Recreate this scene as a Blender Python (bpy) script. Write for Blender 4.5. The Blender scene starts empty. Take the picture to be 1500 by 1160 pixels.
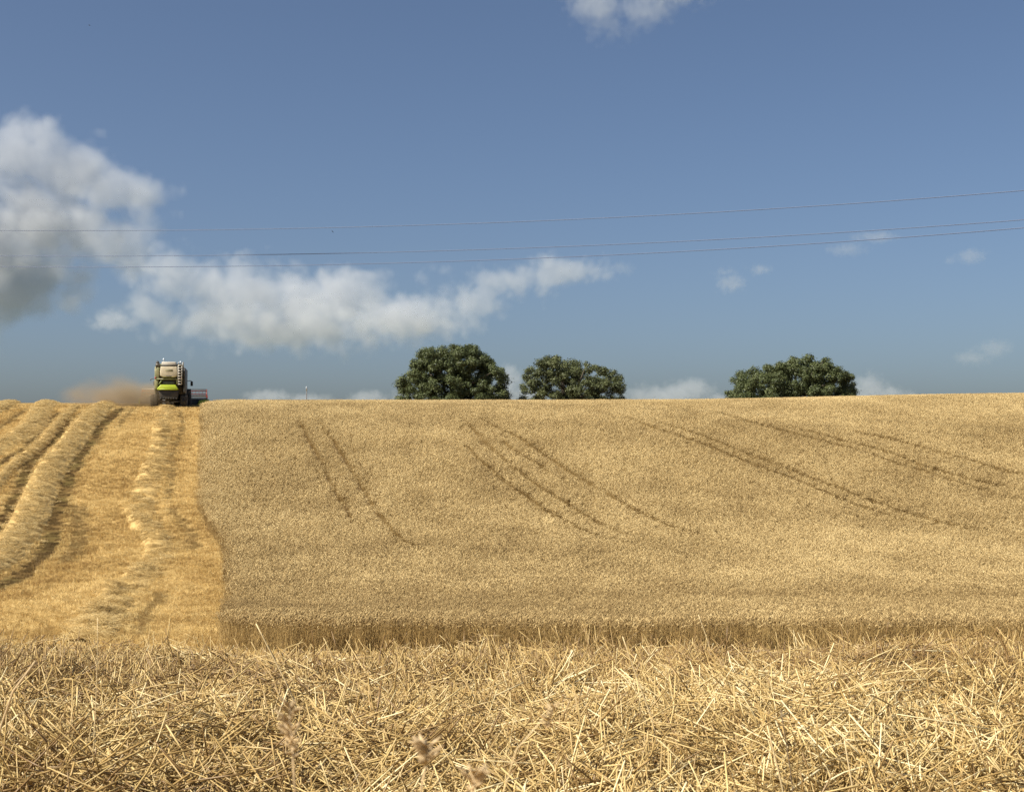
import bpy, bmesh, math, random
import numpy as np
from mathutils import Vector, Matrix

random.seed(7)
RNG = np.random.default_rng(7)
scene = bpy.context.scene
col = scene.collection

# ------------------------------------------------------------------ camera
FPX, CX, CY = 2000.0, 750.0, 580.0          # focal length and centre in photo pixels (1500 x 1160)
PITCH = math.atan(80 / 2000.0)
cam_d = bpy.data.cameras.new('camera')
cam = bpy.data.objects.new('camera', cam_d)
col.objects.link(cam)
cam.location = (0, 0, 0)
cam.rotation_euler = (math.pi / 2 + PITCH, 0, 0)
cam_d.sensor_width = 36.0
cam_d.lens = FPX / 1500.0 * 36.0
cam_d.clip_start = 0.05
cam_d.clip_end = 60000
cam_d.dof.use_dof = True
cam_d.dof.focus_distance = 10.0
cam_d.dof.aperture_fstop = 16.0
scene.camera = cam

# ------------------------------------------------------------------ sky, sun, exposure
SUN_EL = math.radians(46)
SUN_DIR_XY = (-0.86, -0.51)                 # towards the sun: left and behind the camera
SUN_ROT = math.atan2(SUN_DIR_XY[0], SUN_DIR_XY[1])
world = bpy.data.worlds.new('World')
scene.world = world
world.use_nodes = True
wn = world.node_tree
wn.nodes.clear()
w_out = wn.nodes.new('ShaderNodeOutputWorld')
w_bg = wn.nodes.new('ShaderNodeBackground')
w_sky = wn.nodes.new('ShaderNodeTexSky')
w_sky.sky_type = 'NISHITA'
w_sky.sun_disc = False
w_sky.sun_elevation = SUN_EL
w_sky.sun_rotation = SUN_ROT
w_sky.altitude = 0
w_sky.air_density = 0.75
w_sky.dust_density = 2.2
w_sky.ozone_density = 3.0
w_bg.inputs['Strength'].default_value = 0.061
wn.links.new(w_sky.outputs[0], w_bg.inputs[0])
wn.links.new(w_bg.outputs[0], w_out.inputs[0])

sun_d = bpy.data.lights.new('sun', 'SUN')
sun_d.energy = 5.0
sun_d.angle = math.radians(0.53)
sun_d.color = (1.0, 0.95, 0.86)
sun = bpy.data.objects.new('sun', sun_d)
col.objects.link(sun)
sdir = Vector((SUN_DIR_XY[0] * math.cos(SUN_EL), SUN_DIR_XY[1] * math.cos(SUN_EL), math.sin(SUN_EL)))
sun.rotation_euler = sdir.to_track_quat('Z', 'Y').to_euler()

scene.render.engine = 'CYCLES'
scene.view_settings.view_transform = 'Standard'
scene.view_settings.look = 'None'
scene.view_settings.exposure = 0.78
scene.view_settings.gamma = 1.0
scene.cycles.use_denoising = True
scene.cycles.denoising_prefilter = 'NONE'
scene.cycles.max_bounces = 8
scene.cycles.diffuse_bounces = 2
scene.cycles.glossy_bounces = 2
scene.cycles.transmission_bounces = 4
scene.cycles.transparent_max_bounces = 8
scene.cycles.volume_bounces = 2
scene.cycles.volume_step_rate = 3.0
scene.cycles.volume_max_steps = 256

# ------------------------------------------------------------------ helpers
def tag(o, label=None, cat=None, group=None, kind=None):
    if label: o['label'] = label
    if cat: o['category'] = cat
    if group: o['group'] = group
    if kind: o['kind'] = kind
    return o

def link(name, data, parent=None):
    o = bpy.data.objects.new(name, data)
    col.objects.link(o)
    if parent: o.parent = parent
    return o

def empty(name, loc, rz=0.0):
    o = bpy.data.objects.new(name, None)
    col.objects.link(o)
    o.location = loc
    o.rotation_euler = (0, 0, rz)
    o.empty_display_size = 0.2
    return o

def mesh_np(name, verts, faces_flat, sizes, mat=None, smooth=False, tint=None):
    """mesh from numpy arrays: flat vertex indices and the size of each face"""
    m = bpy.data.meshes.new(name)
    verts = np.asarray(verts, dtype=np.float32)
    m.vertices.add(len(verts))
    m.vertices.foreach_set('co', verts.ravel())
    faces_flat = np.asarray(faces_flat, dtype=np.int32)
    sizes = np.asarray(sizes, dtype=np.int32)
    m.loops.add(len(faces_flat))
    m.loops.foreach_set('vertex_index', faces_flat)
    m.polygons.add(len(sizes))
    starts = np.concatenate([[0], np.cumsum(sizes)[:-1]]).astype(np.int32) if len(sizes) else np.zeros(0, np.int32)
    m.polygons.foreach_set('loop_start', starts)
    m.polygons.foreach_set('loop_total', sizes)
    if smooth:
        m.polygons.foreach_set('use_smooth', np.ones(len(sizes), dtype=bool))
    if tint is not None:
        a = m.attributes.new('tint', 'FLOAT', 'POINT')
        a.data.foreach_set('value', np.asarray(tint, dtype=np.float32))
    m.update(calc_edges=True)
    if mat: m.materials.append(mat)
    return m

def smooth01(t):
    t = np.clip(t, 0, 1)
    return t * t * (3 - 2 * t)

_lat = np.random.default_rng(3).random((256, 256))
def vnoise(x, y):
    x = np.asarray(x, float); y = np.asarray(y, float)
    xi = np.floor(x).astype(int); yi = np.floor(y).astype(int)
    fx = smooth01(x - xi); fy = smooth01(y - yi)
    a = _lat[xi % 256, yi % 256]; b = _lat[(xi + 1) % 256, yi % 256]
    c = _lat[xi % 256, (yi + 1) % 256]; d = _lat[(xi + 1) % 256, (yi + 1) % 256]
    return (a * (1 - fx) + b * fx) * (1 - fy) + (c * (1 - fx) + d * fx) * fy
def fbm(x, y, o=4):
    s = 0.0; amp = 0.5; n = 0.0
    for k in range(o):
        s = s + amp * vnoise(x * 2 ** k + 17.3 * k, y * 2 ** k + 9.1 * k); n += amp; amp *= 0.5
    return s / n

# ------------------------------------------------------------------ terrain
PY = np.array([-60, -10, 0, 2, 3.5, 5, 6.5, 8, 10, 14, 19, 24, 33, 43, 53, 66, 80, 90, 100, 110, 119, 128, 140, 155, 180, 230, 320, 600, 30000], float)
PZ = np.array([-1.6, -1.4, -1.3, -1.24, -1.18, -1.25, -1.30, -1.56, -1.92, -2.52, -3.10, -3.66, -4.50, -5.15, -5.30, -4.75, -3.00, -1.20, 0.75, 2.42, 3.48, 3.98, 4.27, 4.35, 4.0, 2.0, -3.0, -14.0, -40.0], float)
def _pchip(xs, ys):
    h = np.diff(xs); d = np.diff(ys) / h
    m = np.zeros(len(xs))
    for i in range(1, len(xs) - 1):
        if d[i - 1] * d[i] > 0:
            w1 = 2 * h[i] + h[i - 1]; w2 = h[i] + 2 * h[i - 1]
            m[i] = (w1 + w2) / (w1 / d[i - 1] + w2 / d[i])
    m[0] = d[0]; m[-1] = d[-1]
    return m
PM = _pchip(PY, PZ)
def prof(y):
    y = np.clip(np.asarray(y, float), PY[0], PY[-1])
    i = np.clip(np.searchsorted(PY, y) - 1, 0, len(PY) - 2)
    h = PY[i + 1] - PY[i]; t = (y - PY[i]) / h
    return ((2*t**3-3*t**2+1)*PZ[i] + (t**3-2*t**2+t)*h*PM[i] + (-2*t**3+3*t**2)*PZ[i+1] + (t**3-t**2)*h*PM[i+1])

def ground0(x, y):
    x = np.asarray(x, float); y = np.asarray(y, float)
    z = prof(y)
    z = z + 0.62 * smooth01((x - 8) / 42) * smooth01((y - 45) / 75) * (1 - smooth01((y - 300) / 400))
    z = z + 0.28 * smooth01((-x - 24) / 14) * smooth01((y - 70) / 40) * (1 - smooth01((y - 300) / 400))
    z = z + 0.10 * (vnoise(x / 9.0 + 3, y / 9.0) - 0.5) * smooth01((y - 14) / 20)
    return z

def pix_dir(u, v):
    a = (u - CX) / FPX; b = (CY - v) / FPX
    cp, sp = math.cos(PITCH), math.sin(PITCH)
    d = np.array([a, cp - b * sp, sp + b * cp])
    return d / d[1]                       # per metre of Y

def pix_ground(u, v, lift=0.0):
    """first point where the ray through photo pixel (u, v) meets the ground (raised by lift)"""
    d = pix_dir(u, v)
    ys = np.concatenate([np.arange(2.0, 14, 0.05), np.arange(14, 175, 0.2)])
    gap = d[2] * ys - (ground0(d[0] * ys, ys) + lift)
    k = np.where(gap <= 0)[0]
    if len(k) == 0:
        i = int(np.argmin(gap)); y = ys[i]
    else:
        y = ys[k[0]]
    return np.array([d[0] * y, y])

def pix_at(u, v, y):
    d = pix_dir(u, v)
    return Vector((d[0] * y, y, d[2] * y))

def path_ground(pts, lift=0.0, n=60):
    g = np.array([pix_ground(u, v, lift) for u, v in pts])
    # smooth and resample by arc length
    seg = np.linalg.norm(np.diff(g, axis=0), axis=1); s = np.concatenate([[0], np.cumsum(seg)])
    t = np.linspace(0, s[-1], n)
    p = np.stack([np.interp(t, s, g[:, 0]), np.interp(t, s, g[:, 1])], 1)
    for _ in range(3):
        p[1:-1] = 0.25 * p[:-2] + 0.5 * p[1:-1] + 0.25 * p[2:]
    return p

def dist_path(x, y, path):
    """unsigned distance to a polyline, arc parameter 0..1 and signed side (+ right of travel)"""
    x = np.asarray(x, float); y = np.asarray(y, float)
    shp = x.shape; x = x.ravel(); y = y.ravel()
    best = np.full(x.shape, 1e9); par = np.zeros(x.shape); side = np.zeros(x.shape)
    n = len(path) - 1
    for i in range(n):
        ax, ay = path[i]; bx, by = path[i + 1]
        dx, dy = bx - ax, by - ay; L2 = dx * dx + dy * dy + 1e-9
        t = np.clip(((x - ax) * dx + (y - ay) * dy) / L2, 0, 1)
        ex = x - ax - t * dx; ey = y - ay - t * dy
        d = np.hypot(ex, ey)
        k = d < best
        best[k] = d[k]; par[k] = ((i + t) / n)[k]
        side[k] = np.sign(dx * ey - dy * ex)[k] * -1
    return best.reshape(shp), par.reshape(shp), side.reshape(shp)

# --- outlines read off the photograph and laid on the ground
WHEAT_H = 0.66
EDGE = path_ground([(297,590),(295,640),(292,690),(290,728),(303,752),(322,778),(333,808),(334,850),(328,890),(318,918)], WHEAT_H, 70)
RIDGES = {   # name: (pixels, half width, height, lift used for the pixels)
 'A': ([(162,595),(126,620),(104,650),(77,682),(64,710),(52,738),(44,760),(27,788),(10,812),(-12,832),(-50,850)], 1.05, 0.52),
 'B': ([(112,598),(87,620),(62,650),(21,682),(2,704),(-30,738)], 0.50, 0.34),
 'C': ([(75,592),(50,622),(26,642),(0,656),(-40,680)], 1.1, 0.45),
 'D': ([(20,592),(0,600),(-40,622)], 0.9, 0.42),
 'F': ([(246,598),(240,622),(235,648),(228,672),(220,698),(209,728),(204,752),(216,774),(236,797),(236,815),(218,832),(200,850),(182,869),(163,889),(149,913),(134,936),(118,950)], 0.95, 0.36),
}
SHADE_TRACKS = [ # pixels, half width in metres, strength of painted windrow shade and wheel marks
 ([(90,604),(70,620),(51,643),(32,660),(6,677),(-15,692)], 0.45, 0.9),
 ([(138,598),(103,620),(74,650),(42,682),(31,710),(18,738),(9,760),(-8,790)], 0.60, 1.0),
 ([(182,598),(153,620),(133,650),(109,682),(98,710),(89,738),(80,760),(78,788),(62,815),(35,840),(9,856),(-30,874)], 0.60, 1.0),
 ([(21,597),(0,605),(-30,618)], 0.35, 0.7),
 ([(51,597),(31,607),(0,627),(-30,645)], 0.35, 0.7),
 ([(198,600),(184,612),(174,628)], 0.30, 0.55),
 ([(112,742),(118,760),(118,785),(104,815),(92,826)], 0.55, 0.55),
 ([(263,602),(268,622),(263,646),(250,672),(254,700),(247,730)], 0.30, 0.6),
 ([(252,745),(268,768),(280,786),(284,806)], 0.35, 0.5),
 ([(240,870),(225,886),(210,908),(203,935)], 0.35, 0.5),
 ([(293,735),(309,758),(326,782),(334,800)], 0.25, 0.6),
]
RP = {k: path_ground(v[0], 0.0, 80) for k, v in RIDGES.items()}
TP = [(path_ground(t[0], 0.0, 50), t[1], t[2]) for t in SHADE_TRACKS]

def shade_track_mask(x, y):  # where wheel tracks and the painted shade of the windrows darken the strip
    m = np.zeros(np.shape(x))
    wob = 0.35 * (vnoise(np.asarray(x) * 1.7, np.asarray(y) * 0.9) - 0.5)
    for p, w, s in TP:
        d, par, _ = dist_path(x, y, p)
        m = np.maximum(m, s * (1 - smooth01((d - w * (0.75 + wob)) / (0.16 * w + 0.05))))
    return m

def ground(x, y):
    return ground0(x, y)

def edge_x(y):
    """X of the uncut edge at distance y"""
    o = np.argsort(EDGE[:, 1])
    return np.interp(y, EDGE[o, 1], EDGE[o, 0])

def front_y(x):
    return 24.2 + 0.05 * (np.asarray(x) + 5) + 0.7 * (fbm(np.asarray(x) * 0.9, np.full(np.shape(x), 4.4), 3) - 0.5) + 2.4 * np.exp(-np.maximum(0, np.asarray(x) + 5.5) / 0.8)

def in_wheat(x, y):
    x = np.asarray(x); y = np.asarray(y)
    e = edge_x(y) + 0.16 * (vnoise(x * 0 + 2.2, y * 0.7) - 0.5)
    return (x > e) & (y > front_y(x) + 0.25 * (vnoise(x * 5, y * 5) - 0.5))

# ------------------------------------------------------------------ materials
def new_mat(name):
    m = bpy.data.materials.new(name)
    m.use_nodes = True
    nt = m.node_tree
    return m, nt, nt.nodes['Principled BSDF'], nt.nodes['Material Output']

def N(nt, t, **kw):
    n = nt.nodes.new(t)
    for k, v in kw.items():
        setattr(n, k, v)
    return n

def ramp(nt, stops):
    r = N(nt, 'ShaderNodeValToRGB')
    el = r.color_ramp.elements
    while len(el) > 2: el.remove(el[-1])
    el[0].position = stops[0][0]; el[0].color = (*stops[0][1], 1)
    el[1].position = stops[1][0]; el[1].color = (*stops[1][1], 1)
    for p, c in stops[2:]:
        e = el.new(p); e.color = (*c, 1)
    return r

def tinted(name, stops, rough=0.6, trans=0.0, inst=False, shade_track=None, spec=0.3):
    """colour from the 'tint' of each stalk, with a slow patchy change over the field"""
    m, nt, b, out = new_mat(name)
    a = N(nt, 'ShaderNodeAttribute'); a.attribute_name = 'tint'; a.attribute_type = 'GEOMETRY'
    val = a.outputs['Fac']
    if inst:
        i = N(nt, 'ShaderNodeAttribute'); i.attribute_name = 'shade'; i.attribute_type = 'INSTANCER'
        ad = N(nt, 'ShaderNodeMath', operation='ADD'); nt.links.new(val, ad.inputs[0]); nt.links.new(i.outputs['Fac'], ad.inputs[1])
        val = ad.outputs[0]
    r = ramp(nt, stops)
    nt.links.new(val, r.inputs[0])
    colr = r.outputs[0]
    if shade_track:
        t = N(nt, 'ShaderNodeAttribute'); t.attribute_name = 'shade_track'; t.attribute_type = 'INSTANCER'
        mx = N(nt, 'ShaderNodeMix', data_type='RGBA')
        nt.links.new(t.outputs['Fac'], mx.inputs[0]); nt.links.new(colr, mx.inputs[6]); mx.inputs[7].default_value = (*shade_track, 1)
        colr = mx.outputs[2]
    nt.links.new(colr, b.inputs['Base Color'])
    b.inputs['Roughness'].default_value = rough
    b.inputs['Specular IOR Level'].default_value = spec
    if trans > 0:
        tr = N(nt, 'ShaderNodeBsdfTranslucent'); nt.links.new(colr, tr.inputs[0])
        ms = N(nt, 'ShaderNodeMixShader'); ms.inputs[0].default_value = trans
        nt.links.new(b.outputs[0], ms.inputs[1]); nt.links.new(tr.outputs[0], ms.inputs[2])
        nt.links.new(ms.outputs[0], out.inputs[0])
    return m

M = {}
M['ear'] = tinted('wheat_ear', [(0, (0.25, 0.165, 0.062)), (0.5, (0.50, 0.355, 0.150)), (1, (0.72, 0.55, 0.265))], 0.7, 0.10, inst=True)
M['stem'] = tinted('wheat_stem', [(0, (0.20, 0.125, 0.042)), (0.5, (0.38, 0.25, 0.090)), (1, (0.56, 0.40, 0.165))], 0.5, 0.10, inst=True)
M['stubble'] = tinted('stubble_stalk', [(0, (0.33, 0.20, 0.066)), (0.5, (0.64, 0.44, 0.160)), (1, (0.84, 0.63, 0.28))], 0.5, 0.08, inst=True, shade_track=(0.125, 0.076, 0.025))  # last colour: flattened stubble with windrow shade painted in
M['straw'] = tinted('loose_straw', [(0, (0.20, 0.115, 0.038)), (0.35, (0.41, 0.27, 0.092)), (0.75, (0.62, 0.455, 0.190)), (1, (0.82, 0.69, 0.39))], 0.42, 0.08, inst=True, spec=0.4)
M['windrow'] = tinted('windrow_straw', [(0, (0.36, 0.235, 0.085)), (0.5, (0.58, 0.415, 0.170)), (1, (0.78, 0.61, 0.31))], 0.7, 0.08, inst=True, spec=0.08)

def simple(name, color, rough=0.5, metal=0.0, var=0.15, scale=6.0, bump=0.0, dust=0.0):
    m, nt, b, out = new_mat(name)
    tc = N(nt, 'ShaderNodeTexCoord')
    no = N(nt, 'ShaderNodeTexNoise'); no.inputs['Scale'].default_value = scale; no.inputs['Detail'].default_value = 5
    nt.links.new(tc.outputs['Object'], no.inputs['Vector'])
    r = ramp(nt, [(0.3, tuple(c * (1 - var) for c in color)), (0.7, tuple(min(1, c * (1 + var)) for c in color))])
    nt.links.new(no.outputs[0], r.inputs[0])
    c_out = r.outputs[0]
    if dust > 0:
        n2 = N(nt, 'ShaderNodeTexNoise'); n2.inputs['Scale'].default_value = 2.2; n2.inputs['Detail'].default_value = 6
        nt.links.new(tc.outputs['Object'], n2.inputs['Vector'])
        mr = N(nt, 'ShaderNodeMapRange'); mr.inputs[1].default_value = 0.35; mr.inputs[2].default_value = 0.75; mr.inputs[4].default_value = dust
        nt.links.new(n2.outputs[0], mr.inputs[0])
        mx = N(nt, 'ShaderNodeMix', data_type='RGBA')
        nt.links.new(mr.outputs[0], mx.inputs[0]); nt.links.new(c_out, mx.inputs[6]); mx.inputs[7].default_value = (0.36, 0.28, 0.17, 1)
        c_out = mx.outputs[2]
    nt.links.new(c_out, b.inputs['Base Color'])
    b.inputs['Roughness'].default_value = rough
    b.inputs['Metallic'].default_value = metal
    if bump:
        bp = N(nt, 'ShaderNodeBump'); bp.inputs['Strength'].default_value = bump
        nt.links.new(no.outputs[0], bp.inputs['Height']); nt.links.new(bp.outputs[0], b.inputs['Normal'])
    return m

# ground: straw-littered stubble soil, colour patches from noise, wheel tracks and painted windrow shade from a mask
def ground_mat():
    m, nt, b, out = new_mat('field_soil')
    geo = N(nt, 'ShaderNodeNewGeometry')
    n1 = N(nt, 'ShaderNodeTexNoise'); n1.inputs['Scale'].default_value = 9; n1.inputs['Detail'].default_value = 8; n1.inputs['Roughness'].default_value = 0.7
    n2 = N(nt, 'ShaderNodeTexNoise'); n2.inputs['Scale'].default_value = 0.35; n2.inputs['Detail'].default_value = 4
    for n in (n1, n2): nt.links.new(geo.outputs['Position'], n.inputs['Vector'])
    r = ramp(nt, [(0.30, (0.22, 0.135, 0.050)), (0.5, (0.38, 0.25, 0.090)), (0.72, (0.52, 0.36, 0.145))])
    nt.links.new(n1.outputs[0], r.inputs[0])
    a = N(nt, 'ShaderNodeAttribute'); a.attribute_name = 'shade_track'
    g = ramp(nt, [(0.42, (0.120, 0.073, 0.025)), (0.62, (0.105, 0.074, 0.024))])  # dark soil of the tracks, windrow shade included in the colour
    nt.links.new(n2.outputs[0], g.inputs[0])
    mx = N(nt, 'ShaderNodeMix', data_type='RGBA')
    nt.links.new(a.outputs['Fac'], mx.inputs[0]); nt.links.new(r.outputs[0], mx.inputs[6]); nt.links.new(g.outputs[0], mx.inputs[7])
    w = N(nt, 'ShaderNodeAttribute'); w.attribute_name = 'soil'
    mx2 = N(nt, 'ShaderNodeMix', data_type='RGBA')
    nt.links.new(w.outputs['Fac'], mx2.inputs[0]); nt.links.new(mx.outputs[2], mx2.inputs[6]); mx2.inputs[7].default_value = (0.16, 0.105, 0.055, 1)
    ln = N(nt, 'ShaderNodeVectorMath', operation='LENGTH'); nt.links.new(geo.outputs['Position'], ln.inputs[0])
    fr = N(nt, 'ShaderNodeMapRange'); fr.inputs[1].default_value = 260; fr.inputs[2].default_value = 420; nt.links.new(ln.outputs['Value'], fr.inputs[0])
    vo = N(nt, 'ShaderNodeTexVoronoi'); vo.inputs['Scale'].default_value = 0.004; nt.links.new(geo.outputs['Position'], vo.inputs['Vector'])
    sp = N(nt, 'ShaderNodeSeparateColor'); nt.links.new(vo.outputs['Color'], sp.inputs[0])
    fl = ramp(nt, [(0.0, (0.05, 0.075, 0.025)), (0.5, (0.09, 0.115, 0.045)), (1.0, (0.22, 0.17, 0.08))]); nt.links.new(sp.outputs[0], fl.inputs[0])
    mx3 = N(nt, 'ShaderNodeMix', data_type='RGBA')
    nt.links.new(fr.outputs[0], mx3.inputs[0]); nt.links.new(mx2.outputs[2], mx3.inputs[6]); nt.links.new(fl.outputs[0], mx3.inputs[7])
    nt.links.new(mx3.outputs[2], b.inputs['Base Color'])
    b.inputs['Roughness'].default_value = 0.95; b.inputs['Specular IOR Level'].default_value = 0.05
    bp = N(nt, 'ShaderNodeBump'); bp.inputs['Strength'].default_value = 0.6; bp.inputs['Distance'].default_value = 0.05
    nt.links.new(n1.outputs[0], bp.inputs['Height']); nt.links.new(bp.outputs[0], b.inputs['Normal'])
    return m
M['ground'] = ground_mat()

# ------------------------------------------------------------------ ground sheet
gx = np.unique(np.concatenate([[-30000, -8000, -2500, -900, -450, -260], np.arange(-180, -60, 6), np.arange(-60, 0, 0.45), np.arange(0, 64, 2.0), np.arange(64, 180, 8), [260, 450, 900, 2500, 8000, 30000]]))
gy = np.unique(np.concatenate([[-30000, -4000, -600, -150, -60, -30, -12, -4], np.arange(0, 14, 0.4), np.arange(14, 165, 0.6), np.arange(165, 330, 8), [400, 500, 700, 1200, 3000, 9000, 30000]]))
GX, GY = np.meshgrid(gx, gy)
SHADE_TRK = shade_track_mask(GX, GY)
GZ = ground(GX, GY) - 0.07 * SHADE_TRK
nx_, ny_ = len(gx), len(gy)
idx = np.arange(nx_ * ny_).reshape(ny_, nx_)
quads = np.stack([idx[:-1, :-1], idx[:-1, 1:], idx[1:, 1:], idx[1:, :-1]], -1).reshape(-1, 4)
gm = mesh_np('field_ground', np.stack([GX, GY, GZ], -1).reshape(-1, 3), quads.ravel(), np.full(len(quads), 4), M['ground'], smooth=True)
a = gm.attributes.new('shade_track', 'FLOAT', 'POINT'); a.data.foreach_set('value', SHADE_TRK.ravel().astype(np.float32))
soil = (in_wheat(GX, GY) & (GY < 170)).astype(np.float32).ravel()
a = gm.attributes.new('soil', 'FLOAT', 'POINT'); a.data.foreach_set('value', soil)
tag(link('field_ground', gm), kind='structure')

# ------------------------------------------------------------------ stalk builders (numpy)
class MB:
    """collects tubes, boxes and faces of one mesh"""
    def __init__(self):
        self.v = []; self.f = []; self.s = []; self.t = []; self.mi = []; self.n = 0
    def add(self, verts, faces, tint=0.5, mi=0):
        verts = np.asarray(verts, float)
        self.v.append(verts)
        for f in faces:
            self.f.extend([i + self.n for i in f]); self.s.append(len(f)); self.mi.append(mi)
        self.t.append(np.full(len(verts), tint))
        self.n += len(verts)
    def tube(self, pts, radii, sides=3, tint=0.5, mi=0, cap=True, twist=0.0):
        pts = np.asarray(pts, float); k = len(pts)
        radii = np.broadcast_to(np.asarray(radii, float), (k,))
        tan = np.gradient(pts, axis=0)
        tan /= np.linalg.norm(tan, axis=1)[:, None] + 1e-12
        ref = np.array([0, 0, 1.0]) if abs(tan[0][2]) < 0.9 else np.array([1.0, 0, 0])
        u = np.cross(tan, ref); u /= np.linalg.norm(u, axis=1)[:, None] + 1e-12
        w = np.cross(tan, u)
        ang = np.arange(sides) * 2 * math.pi / sides + twist
        ring = (pts[:, None, :] + radii[:, None, None] * (np.cos(ang)[None, :, None] * u[:, None, :] + np.sin(ang)[None, :, None] * w[:, None, :])).reshape(-1, 3)
        faces = []
        for i in range(k - 1):
            for j in range(sides):
                j2 = (j + 1) % sides
                faces.append((i * sides + j, i * sides + j2, (i + 1) * sides + j2, (i + 1) * sides + j))
        if cap:
            faces.append(tuple(range(sides - 1, -1, -1))); faces.append(tuple((k - 1) * sides + j for j in range(sides)))
        self.add(ring, faces, tint, mi)
    def box(self, c, size, rot=None, tint=0.5, mi=0):
        c = np.asarray(c, float); h = np.asarray(size, float) / 2
        p = np.array([[sx, sy, sz] for sz in (-1, 1) for sy in (-1, 1) for sx in (-1, 1)], float) * h
        if rot is not None: p = p @ np.array(rot).T
        self.add(p + c, [(0, 2, 3, 1), (4, 5, 7, 6), (0, 1, 5, 4), (2, 6, 7, 3), (0, 4, 6, 2), (1, 3, 7, 5)], tint, mi)
    def mesh(self, name, mats, smooth=False):
        m = mesh_np(name, np.concatenate(self.v), self.f, self.s, None, smooth, np.concatenate(self.t))
        for mm in (mats if isinstance(mats, (list, tuple)) else [mats]): m.materials.append(mm)
        m.polygons.foreach_set('material_index', np.array(self.mi, dtype=np.int32))
        return m
    def build(self, name, mats, parent=None, smooth=False):
        return link(name, self.mesh(name, mats, smooth), parent)

R = random.Random(11)
def wheat_clump_near(k):
    mb = MB(); tile = 0.34
    for i in range(25):
        x = R.uniform(-tile / 2, tile / 2); y = R.uniform(-tile / 2, tile / 2)
        h = R.gauss(0.60, 0.055); ld = R.gauss(0.4, 1.25); lean = R.gauss(0.06, 0.05)
        dx, dy = math.cos(ld), math.sin(ld)
        tn = min(1, max(0, R.gauss(0.85, 0.28)))
        p = [np.array([x, y, -0.05]), np.array([x + dx * lean * 0.4, y + dy * lean * 0.4, h * 0.55]), np.array([x + dx * lean, y + dy * lean, h])]
        mb.tube(p, [0.0030, 0.0027, 0.0019], 3, tn, 1, cap=False)
        # nodding ear
        L = R.uniform(0.07, 0.105); q = [p[2]]; ang = R.uniform(0.1, 0.5); da = R.uniform(0.15, 0.42)
        ns = 7
        for s in range(ns):
            q.append(q[-1] + (L / ns) * np.array([dx * math.sin(ang), dy * math.sin(ang), math.cos(ang)])); ang += da
        rr = [0.003] + [0.0085 if s % 2 == 0 else 0.0062 for s in range(ns - 1)] + [0.002]
        mb.tube(q, rr, 4, min(1, max(0, R.gauss(0.36, 0.30))), 0, cap=False, twist=R.random())
        if R.random() < 0.5:     # a dry leaf
            z0 = R.uniform(0.2, 0.45); la = R.uniform(0, 6.283); ll = R.uniform(0.08, 0.18)
            ex, ey = math.cos(la), math.sin(la); wv = np.array([-ey, ex, 0]) * 0.005
            b0 = np.array([x, y, z0]); b1 = b0 + np.array([ex * ll * 0.5, ey * ll * 0.5, 0.06]); b2 = b0 + np.array([ex * ll, ey * ll, -0.03])
            mb.add([b0 - wv, b0 + wv, b1 + wv, b1 - wv, b2], [(0, 1, 2, 3), (3, 2, 4)], R.uniform(0.2, 0.8), 1)
    return mb.mesh('wheat_clump', [M['ear'], M['stem']])

def wheat_clump_far(k):
    mb = MB(); tile = 0.42
    for i in range(42):
        x = R.uniform(-tile / 2, tile / 2); y = R.uniform(-tile / 2, tile / 2)
        h = R.gauss(0.60, 0.055); ld = R.gauss(0.4, 1.25)
        dx, dy = math.cos(ld), math.sin(ld)
        p1 = np.array([x + dx * 0.03, y + dy * 0.03, h])
        mb.tube([np.array([x, y, 0.0]), p1], [0.003, 0.0025], 3, R.uniform(0.2, 0.6), 1, cap=False)
        L = R.uniform(0.075, 0.11); q = [p1]; ang = R.uniform(0.1, 0.6); da = R.uniform(0.4, 0.9)
        for s in range(3):
            q.append(q[-1] + (L / 3) * np.array([dx * math.sin(ang), dy * math.sin(ang), math.cos(ang)])); ang += da
        mb.tube(q, [0.004, 0.010, 0.0095, 0.003], 3, min(1, max(0, R.gauss(0.50, 0.30))), 0, cap=False, twist=R.random())
    return mb.mesh('wheat_clump_far', [M['ear'], M['stem']])

def stubble_clump(k):
    mb = MB(); tile = 0.5
    for row in range(3):
        y0 = -tile / 2 + (row + 0.5) * tile / 3
        for i in range(6):
            x = -tile / 2 + (i + R.uniform(0.1, 0.9)) * tile / 6; y = y0 + R.gauss(0, 0.012); tt = R.gauss(0.5, 0.26)
            hh_ = R.gauss(0.15, 0.03)
            for s in range(R.randint(5, 10)):
                h = max(0.05, hh_ + R.gauss(0, 0.02)); ld = R.uniform(0, 6.283); ln = abs(R.gauss(0, 0.035))
                b = np.array([x + R.gauss(0, 0.016), y + R.gauss(0, 0.012), -0.03])
                mb.tube([b, b + np.array([ln * math.cos(ld), ln * math.sin(ld), h])], [0.0030, 0.0028], 3, min(1, max(0, tt + R.gauss(0, 0.10))), 0, cap=False)
    for i in range(26):          # chaff and chopped bits between the rows
        c = np.array([R.uniform(-tile / 2, tile / 2), R.uniform(-tile / 2, tile / 2), R.uniform(0.0, 0.10)])
        a = R.uniform(0, 6.283); t = R.gauss(0, 0.35); L = R.uniform(0.04, 0.14)
        d = np.array([math.cos(a) * math.cos(t), math.sin(a) * math.cos(t), math.sin(t)]) * L / 2
        mb.tube([c - d, c + d], [0.0024, 0.0024], 3, R.uniform(0.3, 1.0), 0, cap=False)
    return mb.mesh('stubble_clump', M['stubble'])

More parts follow.
